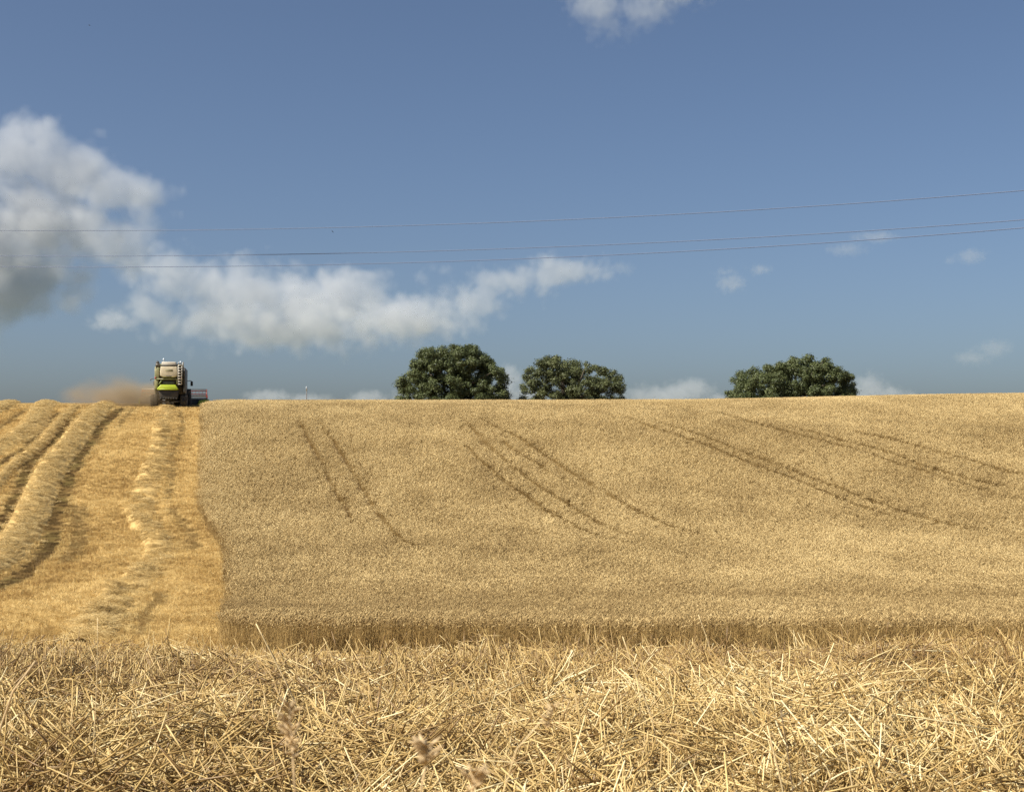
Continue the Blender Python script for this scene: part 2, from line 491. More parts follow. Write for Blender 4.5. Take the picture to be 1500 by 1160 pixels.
def straw_clump(n, rad, lmin, lmax, r0, r1, spread, tilt, thick, mat, name, bend=0.12):
    mb = MB()
    for i in range(n):
        rr = rad * math.sqrt(R.random()); aa = R.uniform(0, 6.283)
        c = np.array([rr * math.cos(aa), rr * math.sin(aa), R.uniform(0, thick)])
        a = R.gauss(0, spread); t = R.gauss(0, tilt); L = lmin + (lmax - lmin) * R.random() ** 1.8
        d = np.array([math.cos(a) * math.cos(t), math.sin(a) * math.cos(t), math.sin(t)])
        side = np.array([-d[1], d[0], R.uniform(-1, 1)]) * L * R.gauss(0, bend)
        r = R.uniform(r0, r1)
        mb.tube([c - d * L / 2, c - d * L * 0.12 + side * 0.45, c + d * L * 0.2 + side * 0.5, c + d * L / 2], [r, r * 1.1, r, r * 0.7], 4 if mat is M['straw'] else 3, min(1, max(0, R.gauss(0.5, 0.24))), 0, cap=True)
    return mb.mesh(name, mat)

def source(name, meshes):
    c = bpy.data.collections.new(name)
    for i, m in enumerate(meshes):
        c.objects.link(bpy.data.objects.new(m.name, m))
    return c
SRC = {
 'near': source('wheat_clumps', [wheat_clump_near(k) for k in range(6)]),
 'far': source('wheat_clumps_far', [wheat_clump_far(k) for k in range(5)]),
 'stub': source('stubble_clumps', [stubble_clump(k) for k in range(5)]),
 'straw': source('straw_clumps', [straw_clump(105, 0.20, 0.05, 0.25, 0.0012, 0.0024, sp, 0.50, 0.10, M['straw'], 'straw_clump') for sp in (0.22, 0.32, 0.45, 0.65, 1.0, 0.28, 0.55)]),
 'wind': source('windrow_clumps', [straw_clump(90, 0.26, 0.06, 0.26, 0.0020, 0.0038, sp, 0.30, 0.08, M['windrow'], 'windrow_clump') for sp in (0.6, 0.9, 1.3, 2.0)]),
}

def gn_scatter(name, src):
    ng = bpy.data.node_groups.new(name, 'GeometryNodeTree')
    ng.interface.new_socket('Geometry', in_out='INPUT', socket_type='NodeSocketGeometry')
    ng.interface.new_socket('Geometry', in_out='OUTPUT', socket_type='NodeSocketGeometry')
    gi = ng.nodes.new('NodeGroupInput'); go = ng.nodes.new('NodeGroupOutput')
    ci = ng.nodes.new('GeometryNodeCollectionInfo'); ci.inputs['Collection'].default_value = src
    ci.inputs['Separate Children'].default_value = True; ci.inputs['Reset Children'].default_value = True
    ip = ng.nodes.new('GeometryNodeInstanceOnPoints'); ip.inputs['Pick Instance'].default_value = True
    def attr(nm, dt):
        n = ng.nodes.new('GeometryNodeInputNamedAttribute'); n.data_type = dt; n.inputs[0].default_value = nm
        return n.outputs[0]
    ng.links.new(gi.outputs[0], ip.inputs['Points'])
    ng.links.new(ci.outputs[0], ip.inputs['Instance'])
    ng.links.new(attr('pick', 'INT'), ip.inputs['Instance Index'])
    e2r = ng.nodes.new('FunctionNodeEulerToRotation')
    ng.links.new(attr('rot', 'FLOAT_VECTOR'), e2r.inputs[0])
    ng.links.new(e2r.outputs[0], ip.inputs['Rotation'])
    ng.links.new(attr('scl', 'FLOAT_VECTOR'), ip.inputs['Scale'])
    ng.links.new(ip.outputs[0], go.inputs[0])
    return ng
GN = {k: gn_scatter('scatter_' + k, c) for k, c in SRC.items()}

def scatter(name, pts, key, rot=None, scl=None, shade=None, shade_track=None, parent=None):
    pts = np.asarray(pts, np.float32); n = len(pts)
    m = bpy.data.meshes.new(name)
    m.vertices.add(n); m.vertices.foreach_set('co', pts.ravel())
    def put(nm, dt, arr, f):
        a = m.attributes.new(nm, dt, 'POINT'); a.data.foreach_set(f, np.ascontiguousarray(arr).ravel())
    if rot is None:
        rot = np.zeros((n, 3)); rot[:, 2] = RNG.random(n) * 6.283
    if scl is None: scl = np.ones((n, 3))
    put('rot', 'FLOAT_VECTOR', rot.astype(np.float32), 'vector')
    put('scl', 'FLOAT_VECTOR', scl.astype(np.float32), 'vector')
    put('pick', 'INT', RNG.integers(0, 1000, n).astype(np.int32), 'value')
    put('shade', 'FLOAT', (np.zeros(n) if shade is None else shade).astype(np.float32), 'value')
    put('shade_track', 'FLOAT', (np.zeros(n) if shade_track is None else shade_track).astype(np.float32), 'value')
    m.update()
    o = link(name, m, parent)
    md = o.modifiers.new('scatter', 'NODES'); md.node_group = GN[key]
    return o

def jgrid(x0, x1, y0, y1, step):
    xs = np.arange(x0, x1, step); ys = np.arange(y0, y1, step)
    X, Y = np.meshgrid(xs, ys)
    X = X.ravel() + (RNG.random(X.size) - 0.5) * step * 0.9
    Y = Y.ravel() + (RNG.random(Y.size) - 0.5) * step * 0.9
    return X, Y

def in_view(x, y, m=2.0):
    return np.abs(x) < 0.385 * y + m + 0.05 * y

# ------------------------------------------------------------------ wheat
TRAMS = [
 [(436,612),(452,644),(472,680),(486,712),(504,740),(520,768)],
 [(466,616),(484,640),(502,668),(524,704),(540,732),(568,768),(592,792),(624,808)],
 [(680,650),(704,674),(732,698),(756,716),(780,732),(800,748),(836,766),(872,784),(916,794)],
 [(676,612),(712,650),(740,674),(768,696),(800,718),(832,738),(860,756),(892,772),(928,786)],
 [(700,612),(730,628),(760,640),(784,656),(812,676),(840,694),(872,712),(904,732),(940,752),(979,769),(1023,782),(1078,793)],
 [(736,644),(748,656),(784,676),(804,692)],
 [(920,612),(968,630),(1005,641),(1042,655),(1078,670),(1115,685),(1155,699),(1199,716),(1243,734),(1287,749),(1317,760),(1364,769)],
 [(965,618),(1012,632),(1056,648),(1097,665),(1141,681),(1188,699),(1232,716),(1280,734),(1320,747),(1364,760),(1419,773),(1463,780),(1510,785)],
 [(1030,600),(1100,618),(1207,646),(1254,657),(1298,674),(1346,688),(1390,701),(1427,712),(1463,723),(1510,737)],
 [(1150,622),(1229,644),(1269,653),(1313,666),(1353,683),(1390,692),(1427,703),(1456,708),(1510,721)],
 [(1254,633),(1287,639),(1331,650),(1372,661),(1408,670),(1445,681),(1482,692),(1510,699)],
]
TRAM_P = [path_ground(t, WHEAT_H, 60) for t in TRAMS]
def tram(x, y):
    d = np.full(np.shape(x), 1e9)
    for p in TRAM_P:
        dd, par, _ = dist_path(x, y, p)
        tg = np.gradient(p, axis=0); tx = np.abs(tg[:, 0]) / np.linalg.norm(tg, axis=1)
        d = np.minimum(d, dd / (1 + 2.6 * np.interp(par, np.linspace(0, 1, len(p)), tx) ** 2) + 0.10 * (1 - smooth01(par / 0.10)) + 0.10 * (1 - smooth01((1 - par) / 0.15)))
    return d

def wheat_clump_fine(k):
    mb = MB(); tile = 0.20
    for i in range(10):
        x = R.uniform(-tile / 2, tile / 2); y = R.uniform(-tile / 2, tile / 2)
        h = R.gauss(0.60, 0.055); ld = R.gauss(0.4, 1.25); dx, dy = math.cos(ld), math.sin(ld)
        p1 = np.array([x + dx * 0.03, y + dy * 0.03, h])
        mb.tube([np.array([x, y, 0.0]), p1], [0.003, 0.0025], 3, R.uniform(0.2, 0.6), 1, cap=False)
        L = R.uniform(0.075, 0.11); q = [p1]; ang = R.uniform(0.1, 0.6); da = R.uniform(0.4, 0.9)
        for t in range(3):
            q.append(q[-1] + (L / 3) * np.array([dx * math.sin(ang), dy * math.sin(ang), math.cos(ang)])); ang += da
        mb.tube(q, [0.004, 0.010, 0.0095, 0.003], 3, min(1, max(0, R.gauss(0.50, 0.30))), 0, cap=False, twist=R.random())
    return mb.mesh('wheat_tuft', [M['ear'], M['stem']])
SRC['fine'] = source('wheat_tufts', [wheat_clump_fine(k) for k in range(6)])
GN['fine'] = gn_scatter('scatter_fine', SRC['fine'])

def wheat_attr(X, Y, gap):
    low = fbm(X / 7.0, Y / 9.0, 4); mid = fbm(X * 0.55 + 70, Y * 0.28, 3)
    hs = 1.0 + 0.10 * (low - 0.5) + 0.05 * (vnoise(X * 1.3, Y * 1.3) - 0.5) - 0.35 * gap
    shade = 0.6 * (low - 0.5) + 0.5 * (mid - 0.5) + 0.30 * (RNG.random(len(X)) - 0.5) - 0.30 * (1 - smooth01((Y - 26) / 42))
    rot = np.zeros((len(X), 3)); rot[:, 0] = RNG.normal(0, 0.05, len(X)); rot[:, 1] = RNG.normal(0, 0.05, len(X))
    rot[:, 2] = RNG.normal(0, 0.5, len(X)) + 3.0 * (fbm(X / 4.0, Y / 4.0 + 50, 2) - 0.5)
    return np.stack([X, Y, ground(X, Y)], 1), np.stack([np.ones(len(X)), np.ones(len(X)), hs], 1), shade, rot

def wheat_points(y0, y1, step, xr, fade, up):
    X, Y = jgrid(xr[0], xr[1], y0, y1, step)
    k = in_view(X, Y, 2.5) & in_wheat(X, Y)
    X, Y = X[k], Y[k]
    f = smooth01((Y - fade[0]) / (fade[1] - fade[0])); f = f if up else 1 - f
    k = RNG.random(len(X)) < f; X, Y = X[k], Y[k]
    return X, Y, tram(X, Y)

BAND = 0.62
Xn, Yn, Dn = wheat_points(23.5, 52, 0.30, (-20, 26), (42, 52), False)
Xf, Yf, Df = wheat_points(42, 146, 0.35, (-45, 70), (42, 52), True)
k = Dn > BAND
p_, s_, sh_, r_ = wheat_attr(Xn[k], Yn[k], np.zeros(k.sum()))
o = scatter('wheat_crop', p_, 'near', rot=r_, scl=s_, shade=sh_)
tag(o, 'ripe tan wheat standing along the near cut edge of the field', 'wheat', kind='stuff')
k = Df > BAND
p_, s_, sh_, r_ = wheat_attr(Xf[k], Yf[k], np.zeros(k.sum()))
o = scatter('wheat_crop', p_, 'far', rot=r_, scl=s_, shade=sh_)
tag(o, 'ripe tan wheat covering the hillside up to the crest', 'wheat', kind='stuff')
# finer tufts along the tramlines, thinned and pressed low in the wheel marks
Xc = np.concatenate([Xn[Dn <= BAND], Xf[Df <= BAND]]); Yc = np.concatenate([Yn[Dn <= BAND], Yf[Df <= BAND]])
Xc = np.repeat(Xc, 4) + RNG.uniform(-0.18, 0.18, len(Xc) * 4); Yc = np.repeat(Yc, 4) + RNG.uniform(-0.18, 0.18, len(Yc) * 4)
dc = tram(Xc, Yc)
gap = (1 - smooth01((dc - 0.11) / 0.10)) * np.clip(0.62 + 0.55 * vnoise(Xc * 0.8 + 40, Yc * 0.4), 0, 1)
k = RNG.random(len(Xc)) > gap * 0.86
Xc, Yc, gap = Xc[k], Yc[k], gap[k]
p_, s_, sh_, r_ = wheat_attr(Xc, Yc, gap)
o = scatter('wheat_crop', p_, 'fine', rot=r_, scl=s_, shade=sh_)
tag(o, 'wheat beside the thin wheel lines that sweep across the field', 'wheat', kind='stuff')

# ------------------------------------------------------------------ stubble
X, Y = jgrid(-75, 0, 11, 150, 0.46)
k = in_view(X, Y, 3.0) & ~in_wheat(X, Y) & ((X < -3) | (Y < 27))
X, Y = X[k], Y[k]
X2, Y2 = jgrid(0, 14, 11, 27, 0.46)
k = in_view(X2, Y2, 3.0) & ~in_wheat(X2, Y2)
X = np.concatenate([X, X2[k]]); Y = np.concatenate([Y, Y2[k]])
shade_trk = shade_track_mask(X, Y)
low = fbm(X / 5.0 + 20, Y / 5.0, 4)
band = vnoise(X * 0.10, Y * 0.95 + 5) * 0.6 + vnoise(X * 0.2 + 9, Y * 2.1) * 0.4     # cutter-bar rows across the pass
sc = np.stack([np.ones(len(X)), np.ones(len(X)), (0.75 + 0.5 * band) * (1 - 0.5 * shade_trk)], 1)
sd_ = X - edge_x(Y); streak = vnoise(sd_ * 1.5, Y * 0.05 + 3) * 0.6 + vnoise(sd_ * 4.0, Y * 0.12) * 0.4      # lines along the direction of travel
kp = RNG.random(len(X)) > 0.25 * shade_trk
X, Y, shade_trk, low, band, sc, streak = X[kp], Y[kp], shade_trk[kp], low[kp], band[kp], sc[kp], streak[kp]
rot = np.zeros((len(X), 3)); rot[:, 2] = RNG.normal(0, 0.08, len(X)) + np.pi * (RNG.random(len(X)) > 0.5)
o = scatter('stubble', np.stack([X, Y, ground(X, Y) - 0.06 * shade_trk], 1), 'stub', rot=rot, scl=sc, shade=0.8 * (low - 0.5) + 0.55 * (band - 0.5) + 0.55 * (streak - 0.5) + RNG.normal(0, 0.07, len(X)), shade_track=np.clip(shade_trk * (0.7 + 0.5 * fbm(X, Y, 2)), 0, 1))
tag(o, 'golden cut stubble on the strip the harvester has passed', 'stubble', kind='stuff')

# ------------------------------------------------------------------ windrows
WL = {'A': 'widest pale straw windrow curving down the left side of the stubble',
      'B': 'narrow straw windrow squeezed between two shade-darkened wheel tracks at the left',
      'C': 'low broad straw windrow left of the narrow one on the upper slope',
      'D': 'short straw windrow at the far left edge near the crest',
      'F': 'fresh uneven straw windrow trailing behind the harvester down the strip'}
for key, (px, hw, hh) in RIDGES.items():
    path = RP[key]
    t = np.gradient(path, axis=0); t /= np.linalg.norm(t, axis=1)[:, None]
    nrm = np.stack([t[:, 1], -t[:, 0]], 1)
    # mound sheet
    seg = np.linalg.norm(np.diff(path, axis=0), axis=1).sum()
    nl = int(max(30, seg / 0.5)); sidx = np.linspace(0, len(path) - 1, nl)
    P = np.stack([np.interp(sidx, np.arange(len(path)), path[:, i]) for i in (0, 1)], 1)
    Nn = np.stack([np.interp(sidx, np.arange(len(path)), nrm[:, i]) for i in (0, 1)], 1)
    cols = 11; q = np.linspace(-1, 1, cols)
    def mound(xx, yy, qq):
        lump = 0.80 + 0.40 * fbm(xx * 0.4 + 3, yy * 0.4, 3)
        if key == 'F': lump = 0.1 + 2.2 * np.clip(fbm(xx * 0.8, yy * 0.55, 3) - 0.25, 0, 1)
        return hh * lump * np.cos(np.clip(np.where(qq > 0.25, (qq - 0.25) / 0.75, (0.25 - qq) / 1.25), 0, 1) * math.pi / 2) ** 0.9
    VX = P[:, None, 0] + Nn[:, None, 0] * q[None, :] * hw; VY = P[:, None, 1] + Nn[:, None, 1] * q[None, :] * hw
    VZ = ground(VX, VY) + mound(VX, VY, np.broadcast_to(q[None, :], VX.shape)) - 0.05
    idx = np.arange(nl * cols).reshape(nl, cols)
    qd = np.stack([idx[:-1, :-1], idx[1:, :-1], idx[1:, 1:], idx[:-1, 1:]], -1).reshape(-1, 4)
    o = link('straw_windrow', mesh_np('straw_windrow', np.stack([VX, VY, VZ], -1).reshape(-1, 3), qd.ravel(), np.full(len(qd), 4), M['windrow'], True, RNG.random(nl * cols) * 0.4 + 0.05))
    tag(o, WL[key], 'straw windrow', 'straw windrows on the cut strip')
    n = int(seg * hw * 2 * (11 if key != 'F' else 9))
    si = RNG.random(n) * (len(path) - 1); qq = np.clip(RNG.normal(0, 0.45, n), -1.25, 1.25)
    px_ = np.interp(si, np.arange(len(path)), path[:, 0]) + np.interp(si, np.arange(len(path)), nrm[:, 0]) * qq * hw
    py_ = np.interp(si, np.arange(len(path)), path[:, 1]) + np.interp(si, np.arange(len(path)), nrm[:, 1]) * qq * hw
    pz_ = ground(px_, py_) + mound(px_, py_, qq) - 0.05
    kk = ~in_wheat(px_, py_)
    px_, py_, pz_ = px_[kk], py_[kk], pz_[kk]; n = len(px_)
    rot = np.stack([RNG.normal(0, 0.13, n), RNG.normal(0, 0.13, n), RNG.random(n) * 6.283], 1)
    sc = RNG.uniform(0.7, 1.2, n)[:, None] * np.ones((1, 3))
    c = scatter('loose_straw', np.stack([px_, py_, pz_], 1), 'wind', rot=rot, scl=sc, shade=RNG.normal(0.04, 0.12, n) - (0.10 - 0.5 * (fbm(px_ * 0.9, py_ * 0.6, 3) - 0.5) if key == 'F' else 0.0), parent=o)
    tag(c, kind='stuff')

# ------------------------------------------------------------------ straw in the foreground
def straw_depth(x, y):
    """thickness of the straw layer near the camera"""
    x = np.asarray(x, float); y = np.asarray(y, float)
    d = 0.20 + 0.26 * (fbm(x * 0.8 + 5, y * 0.8, 4) - 0.5)
    d = d + 0.10 * np.exp(-((y - 8.3) / 0.8) ** 2) + 0.08 * np.exp(-((y - 4.2) / 0.9) ** 2)
    hole = np.exp(-(((x + 1.62) / 0.42) ** 2 + ((y - 6.1) / 0.42) ** 2))
    d = d * (1 - 0.9 * hole)
    d = d * (1 - smooth01((y - 9.3) / 2.2))
    return np.maximum(d, 0.0)
X, Y = jgrid(-6.5, 6.5, 2.2, 12.5, 0.17)
k = in_view(X, Y, 0.8)
X, Y = X[k], Y[k]
P, SH, RT, SC = [], [], [], []
for layer in range(7):
    jx = X + RNG.normal(0, 0.08, len(X)); jy = Y + RNG.normal(0, 0.08, len(X))
    d = straw_depth(jx, jy)
    k = RNG.random(len(X)) < np.clip(d / 0.10, 0.0, 1) * (1.0 if layer > 2 else 0.6)
    jx, jy, d = jx[k], jy[k], d[k]
    P.append(np.stack([jx, jy, ground(jx, jy) + d * (0.25 + 0.75 * layer / 6.0) - 0.06], 1))
    flow = 6.283 * fbm(jx * 0.35 + 2.0, jy * 0.35 + 8.0, 2) * 1.2
    RT.append(np.stack([RNG.normal(0.15, 0.45, len(jx)), RNG.normal(0, 0.45, len(jx)), flow + RNG.normal(0, 0.35, len(jx))], 1))
    SC.append(RNG.uniform(0.75, 1.25, len(jx))[:, None] * np.ones((1, 3)))
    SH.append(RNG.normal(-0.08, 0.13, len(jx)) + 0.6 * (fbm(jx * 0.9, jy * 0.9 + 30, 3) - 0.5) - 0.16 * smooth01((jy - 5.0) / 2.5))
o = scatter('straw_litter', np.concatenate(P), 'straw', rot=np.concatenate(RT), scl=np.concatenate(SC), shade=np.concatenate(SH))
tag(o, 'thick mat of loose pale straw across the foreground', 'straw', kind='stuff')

# stiff cut stalks that stand or lean out of the straw
SRC['stalk'] = source('leaning_stalks', [straw_clump(4, 0.10, 0.12, 0.38, 0.0013, 0.0024, 3.0, 0.5, 0.10, M['straw'], 'leaning_stalks', 0.03) for _ in range(8)])
GN['stalk'] = gn_scatter('scatter_stalk', SRC['stalk'])
X, Y = jgrid(-6, 6, 2.4, 10.8, 0.20)
k = in_view(X, Y, 0.8) & (RNG.random(len(X)) < 0.5)
X, Y = X[k], Y[k]; n = len(X)
rot = np.stack([RNG.normal(0, 0.5, n), RNG.normal(0, 0.5, n), RNG.random(n) * 6.283], 1)
o = scatter('leaning_stalks', np.stack([X, Y, ground(X, Y) + straw_depth(X, Y) - 0.01], 1), 'stalk', rot=rot, shade=RNG.normal(0.06, 0.2, n))
tag(o, 'stiff broken stalks sticking out of the foreground straw', 'straw', kind='stuff')

# stubble under and in the gaps of the near straw
X, Y = jgrid(-6, 6, 2.2, 12, 0.40)
k = in_view(X, Y, 1.0); X, Y = X[k], Y[k]; n = len(X)
sc = np.ones((n, 3)); sc[:, 2] = 0.9
o = scatter('stubble', np.stack([X, Y, ground(X, Y)], 1), 'stub', scl=sc, shade=RNG.normal(0, 0.1, n))
tag(o, 'short stubble under the foreground straw', 'stubble', kind='stuff')
# ------------------------------------------------------------------ combine harvester
M['cream'] = simple('cream_paint', (0.56, 0.49, 0.33), 0.4, 0, 0.08, 3, dust=0.45)
M['white_paint'] = simple('white_paint', (0.60, 0.56, 0.46), 0.4, 0, 0.06, 3, dust=0.4)
M['lime'] = simple('lime_green_paint', (0.40, 0.50, 0.025), 0.35, 0, 0.08, 3, dust=0.25)
M['olive'] = simple('dusty_green_panel', (0.20, 0.21, 0.09), 0.5, 0, 0.15, 3, dust=0.6)
M['black'] = simple('black_steel', (0.018, 0.018, 0.017), 0.55, 0.2, 0.3, 5, dust=0.22)
M['dgrey'] = simple('dark_grey_panel', (0.045, 0.047, 0.045), 0.5, 0.1, 0.2, 4, dust=0.25)
M['rubber'] = simple('tyre_rubber', (0.022, 0.021, 0.020), 0.85, 0, 0.3, 9, dust=0.35)
M['rim'] = simple('rim_paint', (0.55, 0.50, 0.38), 0.5, 0.1, 0.1, 4, dust=0.5)
M['steel'] = simple('worn_steel', (0.42, 0.40, 0.36), 0.4, 0.7, 0.2, 7, dust=0.4)
M['red'] = simple('red_paint', (0.30, 0.03, 0.02), 0.5, 0, 0.15, 4, dust=0.3)
M['lamp'] = simple('clear_lamp_cover', (0.50, 0.56, 0.62), 0.3, 0, 0.03, 4)
M['amber'] = simple('amber_cover', (0.75, 0.30, 0.02), 0.2, 0, 0.05, 4)
M['glass'] = simple('cab_glass', (0.03, 0.04, 0.045), 0.05, 0, 0.05, 2)

def bevel(o, w=0.03, seg=2):
    b = o.modifiers.new('bevel', 'BEVEL'); b.width = w; b.segments = seg; b.limit_method = 'ANGLE'; b.angle_limit = math.radians(40)
    return o

def prism_xz(mb, pts, y0, y1, inset=None):
    """prism: outline in x,z pushed from y0 to y1; inset scales the outline at y0 about its centre"""
    pts = np.array(pts, float); c = pts.mean(0); k = len(pts)
    a = pts if inset is None else c + (pts - c) * inset
    v = [(p[0], y0, p[1]) for p in a] + [(p[0], y1, p[1]) for p in pts]
    f = [tuple(range(k)), tuple(range(2 * k - 1, k - 1, -1))] + [(i, i + k, (i + 1) % k + k, (i + 1) % k) for i in range(k)]
    mb.add(v, f)

def prism_yz(mb, pts, x0, x1):
    pts = np.array(pts, float); k = len(pts)
    v = [(x0, p[0], p[1]) for p in pts] + [(x1, p[0], p[1]) for p in pts]
    f = [tuple(range(k)), tuple(range(2 * k - 1, k - 1, -1))] + [(i, i + k, (i + 1) % k + k, (i + 1) % k) for i in range(k)]
    mb.add(v, f)

def lathe_x(mb, prof_, cx, cy, cz, n=28):
    """prof_: (x offset, radius) pairs turned about the x axis"""
    k = len(prof_); v = []
    for j in range(n):
        a = 2 * math.pi * j / n
        for (dx, r) in prof_:
            v.append((cx + dx, cy + r * math.cos(a), cz + r * math.sin(a)))
    f = []
    for j in range(n):
        j2 = (j + 1) % n
        for i in range(k - 1):
            f.append((j * k + i, j * k + i + 1, j2 * k + i + 1, j2 * k + i))
    f.append(tuple(j * k for j in range(n))); f.append(tuple(j * k + k - 1 for j in range(n - 1, -1, -1)))
    mb.add(v, f)

def wheel(parent, x, y, r, w, side):
    piv = MB()
    lathe_x(piv, [(-w/2, r*0.60), (-w/2, r*0.84), (-w*0.42, r*0.95), (-w*0.25, r*0.985), (w*0.25, r*0.985), (w*0.42, r*0.95), (w/2, r*0.84), (w/2, r*0.60)], x, y, r)
    nl = 22
    for j in range(nl):             # tread lugs in a chevron
        for s in (-1, 1):
            a = 2 * math.pi * (j + (0.25 if s > 0 else -0.25)) / nl
            c = np.array([x + s * w * 0.25, y + r * 0.985 * math.cos(a), r + r * 0.985 * math.sin(a)])
            rot = Matrix.Rotation(a, 3, 'X') @ Matrix.Rotation(s * 0.5, 3, 'Y') 
            piv.box(c, (w * 0.46, 0.07, 0.055), np.array(Matrix.Rotation(a - math.pi/2, 3, 'X') @ Matrix.Rotation(s * 0.55, 3, 'Z')))
    wh = piv.build('wheel', M['rubber'], parent)
    rm = MB()
    lathe_x(rm, [(-w*0.40, r*0.10), (-w*0.30, r*0.50), (-w*0.46, r*0.605), (w*0.46, r*0.605), (w*0.30, r*0.50), (w*0.40, r*0.10)], x, y, r, 24)
    rm.build('rim', M['rim'], wh)
    hb = MB(); lathe_x(hb, [(-0.05, r*0.14), (0.05, r*0.12)], x + side * w * 0.43, y, r, 12)
    hb.build('hub', M['steel'], wh)
    return wh

CB = pix_at(248, 599, 121.0)
cbx, cby = CB.x, 121.0
def gz(x, y): return float(ground(np.array([x]), np.array([y]))[0])
H = empty('combine_harvester', (cbx, cby, gz(cbx, cby) + 0.0), math.radians(10.4))
tag(H, 'dusty combine harvester seen from behind at the crest, lime green hood and cream rear panel', 'harvester')

# main body: side walls and rear frame
mb = MB(); prism_yz(mb, [(0.35, 1.75), (0.25, 3.35), (0.55, 3.72), (4.2, 3.72), (4.2, 1.15), (1.2, 1.15)], -1.32, -1.20)
bevel(mb.build('side_panel', M['olive'], H), 0.04)
mb = MB(); prism_yz(mb, [(0.35, 1.45), (0.25, 3.35), (0.55, 3.62), (4.2, 3.62), (4.2, 1.0), (1.2, 1.0)], 1.20, 1.33)
bevel(mb.build('side_panel', M['dgrey'], H), 0.04)
mb = MB(); prism_xz(mb, [(-1.19, 1.25), (-1.19, 3.30), (-1.02, 3.68), (1.02, 3.68), (1.19, 3.30), (1.19, 1.25)], 0.55, 4.1)
mb.build('body_core', M['black'], H)
mb = MB(); prism_xz(mb, [(-1.30, 2.62), (-1.28, 3.28), (-1.10, 3.62), (-0.90, 3.62), (-0.92, 2.62)], 0.24, 0.60)
bevel(mb.build('rear_corner_panel', M['olive'], H), 0.03)
mb = MB(); prism_xz(mb, [(-1.31, 1.70), (-1.31, 2.58), (-0.95, 2.58), (-1.12, 1.70)], 0.30, 0.60)
bevel(mb.build('rear_corner_panel', M['olive'], H), 0.03)
# cream engine hood and the pale panel over it
mb = MB(); prism_xz(mb, [(-0.86, 2.86), (-0.88, 3.30), (-0.82, 3.74), (0.66, 3.74), (0.70, 3.30), (0.68, 2.86), (0.45, 2.74), (-0.62, 2.74)], 0.02, 0.56, 0.93)
hood = bevel(mb.build('engine_hood', M['cream'], H), 0.05, 3)
mb = MB()
for z in (3.42, 3.36, 3.30):
    mb.box((-0.06, 0.012, z), (0.62, 0.03, 0.025))
mb.build('vent_slot', M['olive'], hood)
mb = MB(); mb.box((-0.08, 0.03, 2.83), (0.50, 0.06, 0.10)); bevel(mb.build('hood_handle', M['dgrey'], hood), 0.02)
mb = MB(); prism_xz(mb, [(-0.74, 3.82), (-0.72, 4.14), (0.53, 4.14), (0.55, 3.82)], 0.22, 1.4, 0.97)
bevel(mb.build('top_panel', M['white_paint'], H), 0.04)
mb = MB(); mb.box((-0.1, 0.5, 3.78), (1.5, 0.9, 0.06)); mb.build('hood_gap', M['black'], H)
# grain tank behind
mb = MB(); prism_yz(mb, [(1.5, 3.68), (1.35, 4.02), (4.0, 4.02), (3.9, 3.68)], -1.0, 1.0); bevel(mb.build('grain_tank', M['olive'], H), 0.03)
# exhaust and air filter on the left
mb = MB(); mb.tube([(-1.08, 0.62, 3.55), (-1.08, 0.62, 4.06), (-1.10, 0.55, 4.16)], [0.15, 0.15, 0.11], 14); mb.build('exhaust', M['black'], H, True)
mb = MB(); mb.tube([(-1.08, 0.62, 3.75), (-1.08, 0.62, 3.98)], [0.19, 0.19], 14); mb.build('air_filter', M['dgrey'], H, True)
# ladder
lad = MB()
for sx in (0.73, 1.05): lad.box((sx, 0.05, 2.98), (0.05, 0.07, 1.80))
lo = lad.build('ladder', M['white_paint'], H)
for zz in np.linspace(2.14, 3.82, 8):
    mb = MB(); mb.box((0.89, 0.05, zz), (0.28, 0.10, 0.055)); mb.build('rung', M['white_paint'], lo)
mb = MB(); mb.tube([(0.73, 0.05, 3.86), (0.73, 0.12, 4.12), (0.73, 0.9, 4.12), (0.73, 0.9, 3.7)], 0.022, 8); mb.build('handrail', M['steel'], lo)
mb = MB(); mb.tube([(1.13, 0.15, 3.5), (1.13, 0.15, 4.12), (1.13, 1.1, 4.12), (1.13, 1.1, 3.6)], 0.022, 8); mb.build('handrail', M['steel'], lo)
# frame bars in the dark recess
for (a, b) in (((-1.25, 0.22, 2.60), (1.15, 0.22, 2.60)), ((-0.95, 0.26, 2.12), (-0.62, 0.26, 2.60)), ((0.60, 0.26, 2.12), (0.60, 0.26, 2.60))):
    mb = MB(); mb.tube([a, b], 0.045, 8); mb.build('frame_bar', M['olive'], H)
mb = MB(); mb.box((-0.10, 0.42, 2.26), (1.0, 0.2, 0.26)); bevel(mb.build('straw_walker_cover', M['dgrey'], H), 0.03)
# lime green straw hood: wide trapezoid with a turned-up lip
mb = MB(); prism_xz(mb, [(-1.10, 1.64), (-1.06, 1.78), (-0.78, 2.08), (0.54, 2.08), (0.72, 1.84), (0.78, 1.70), (0.70, 1.60), (-1.02, 1.60)], -0.22, 0.45, 0.96)
sh_ = bevel(mb.build('straw_hood', M['lime'], H), 0.05, 3)
mb = MB(); mb.box((-0.16, -0.235, 1.665), (1.55, 0.05, 0.04)); mb.build('hood_lip', M['lime'], sh_)
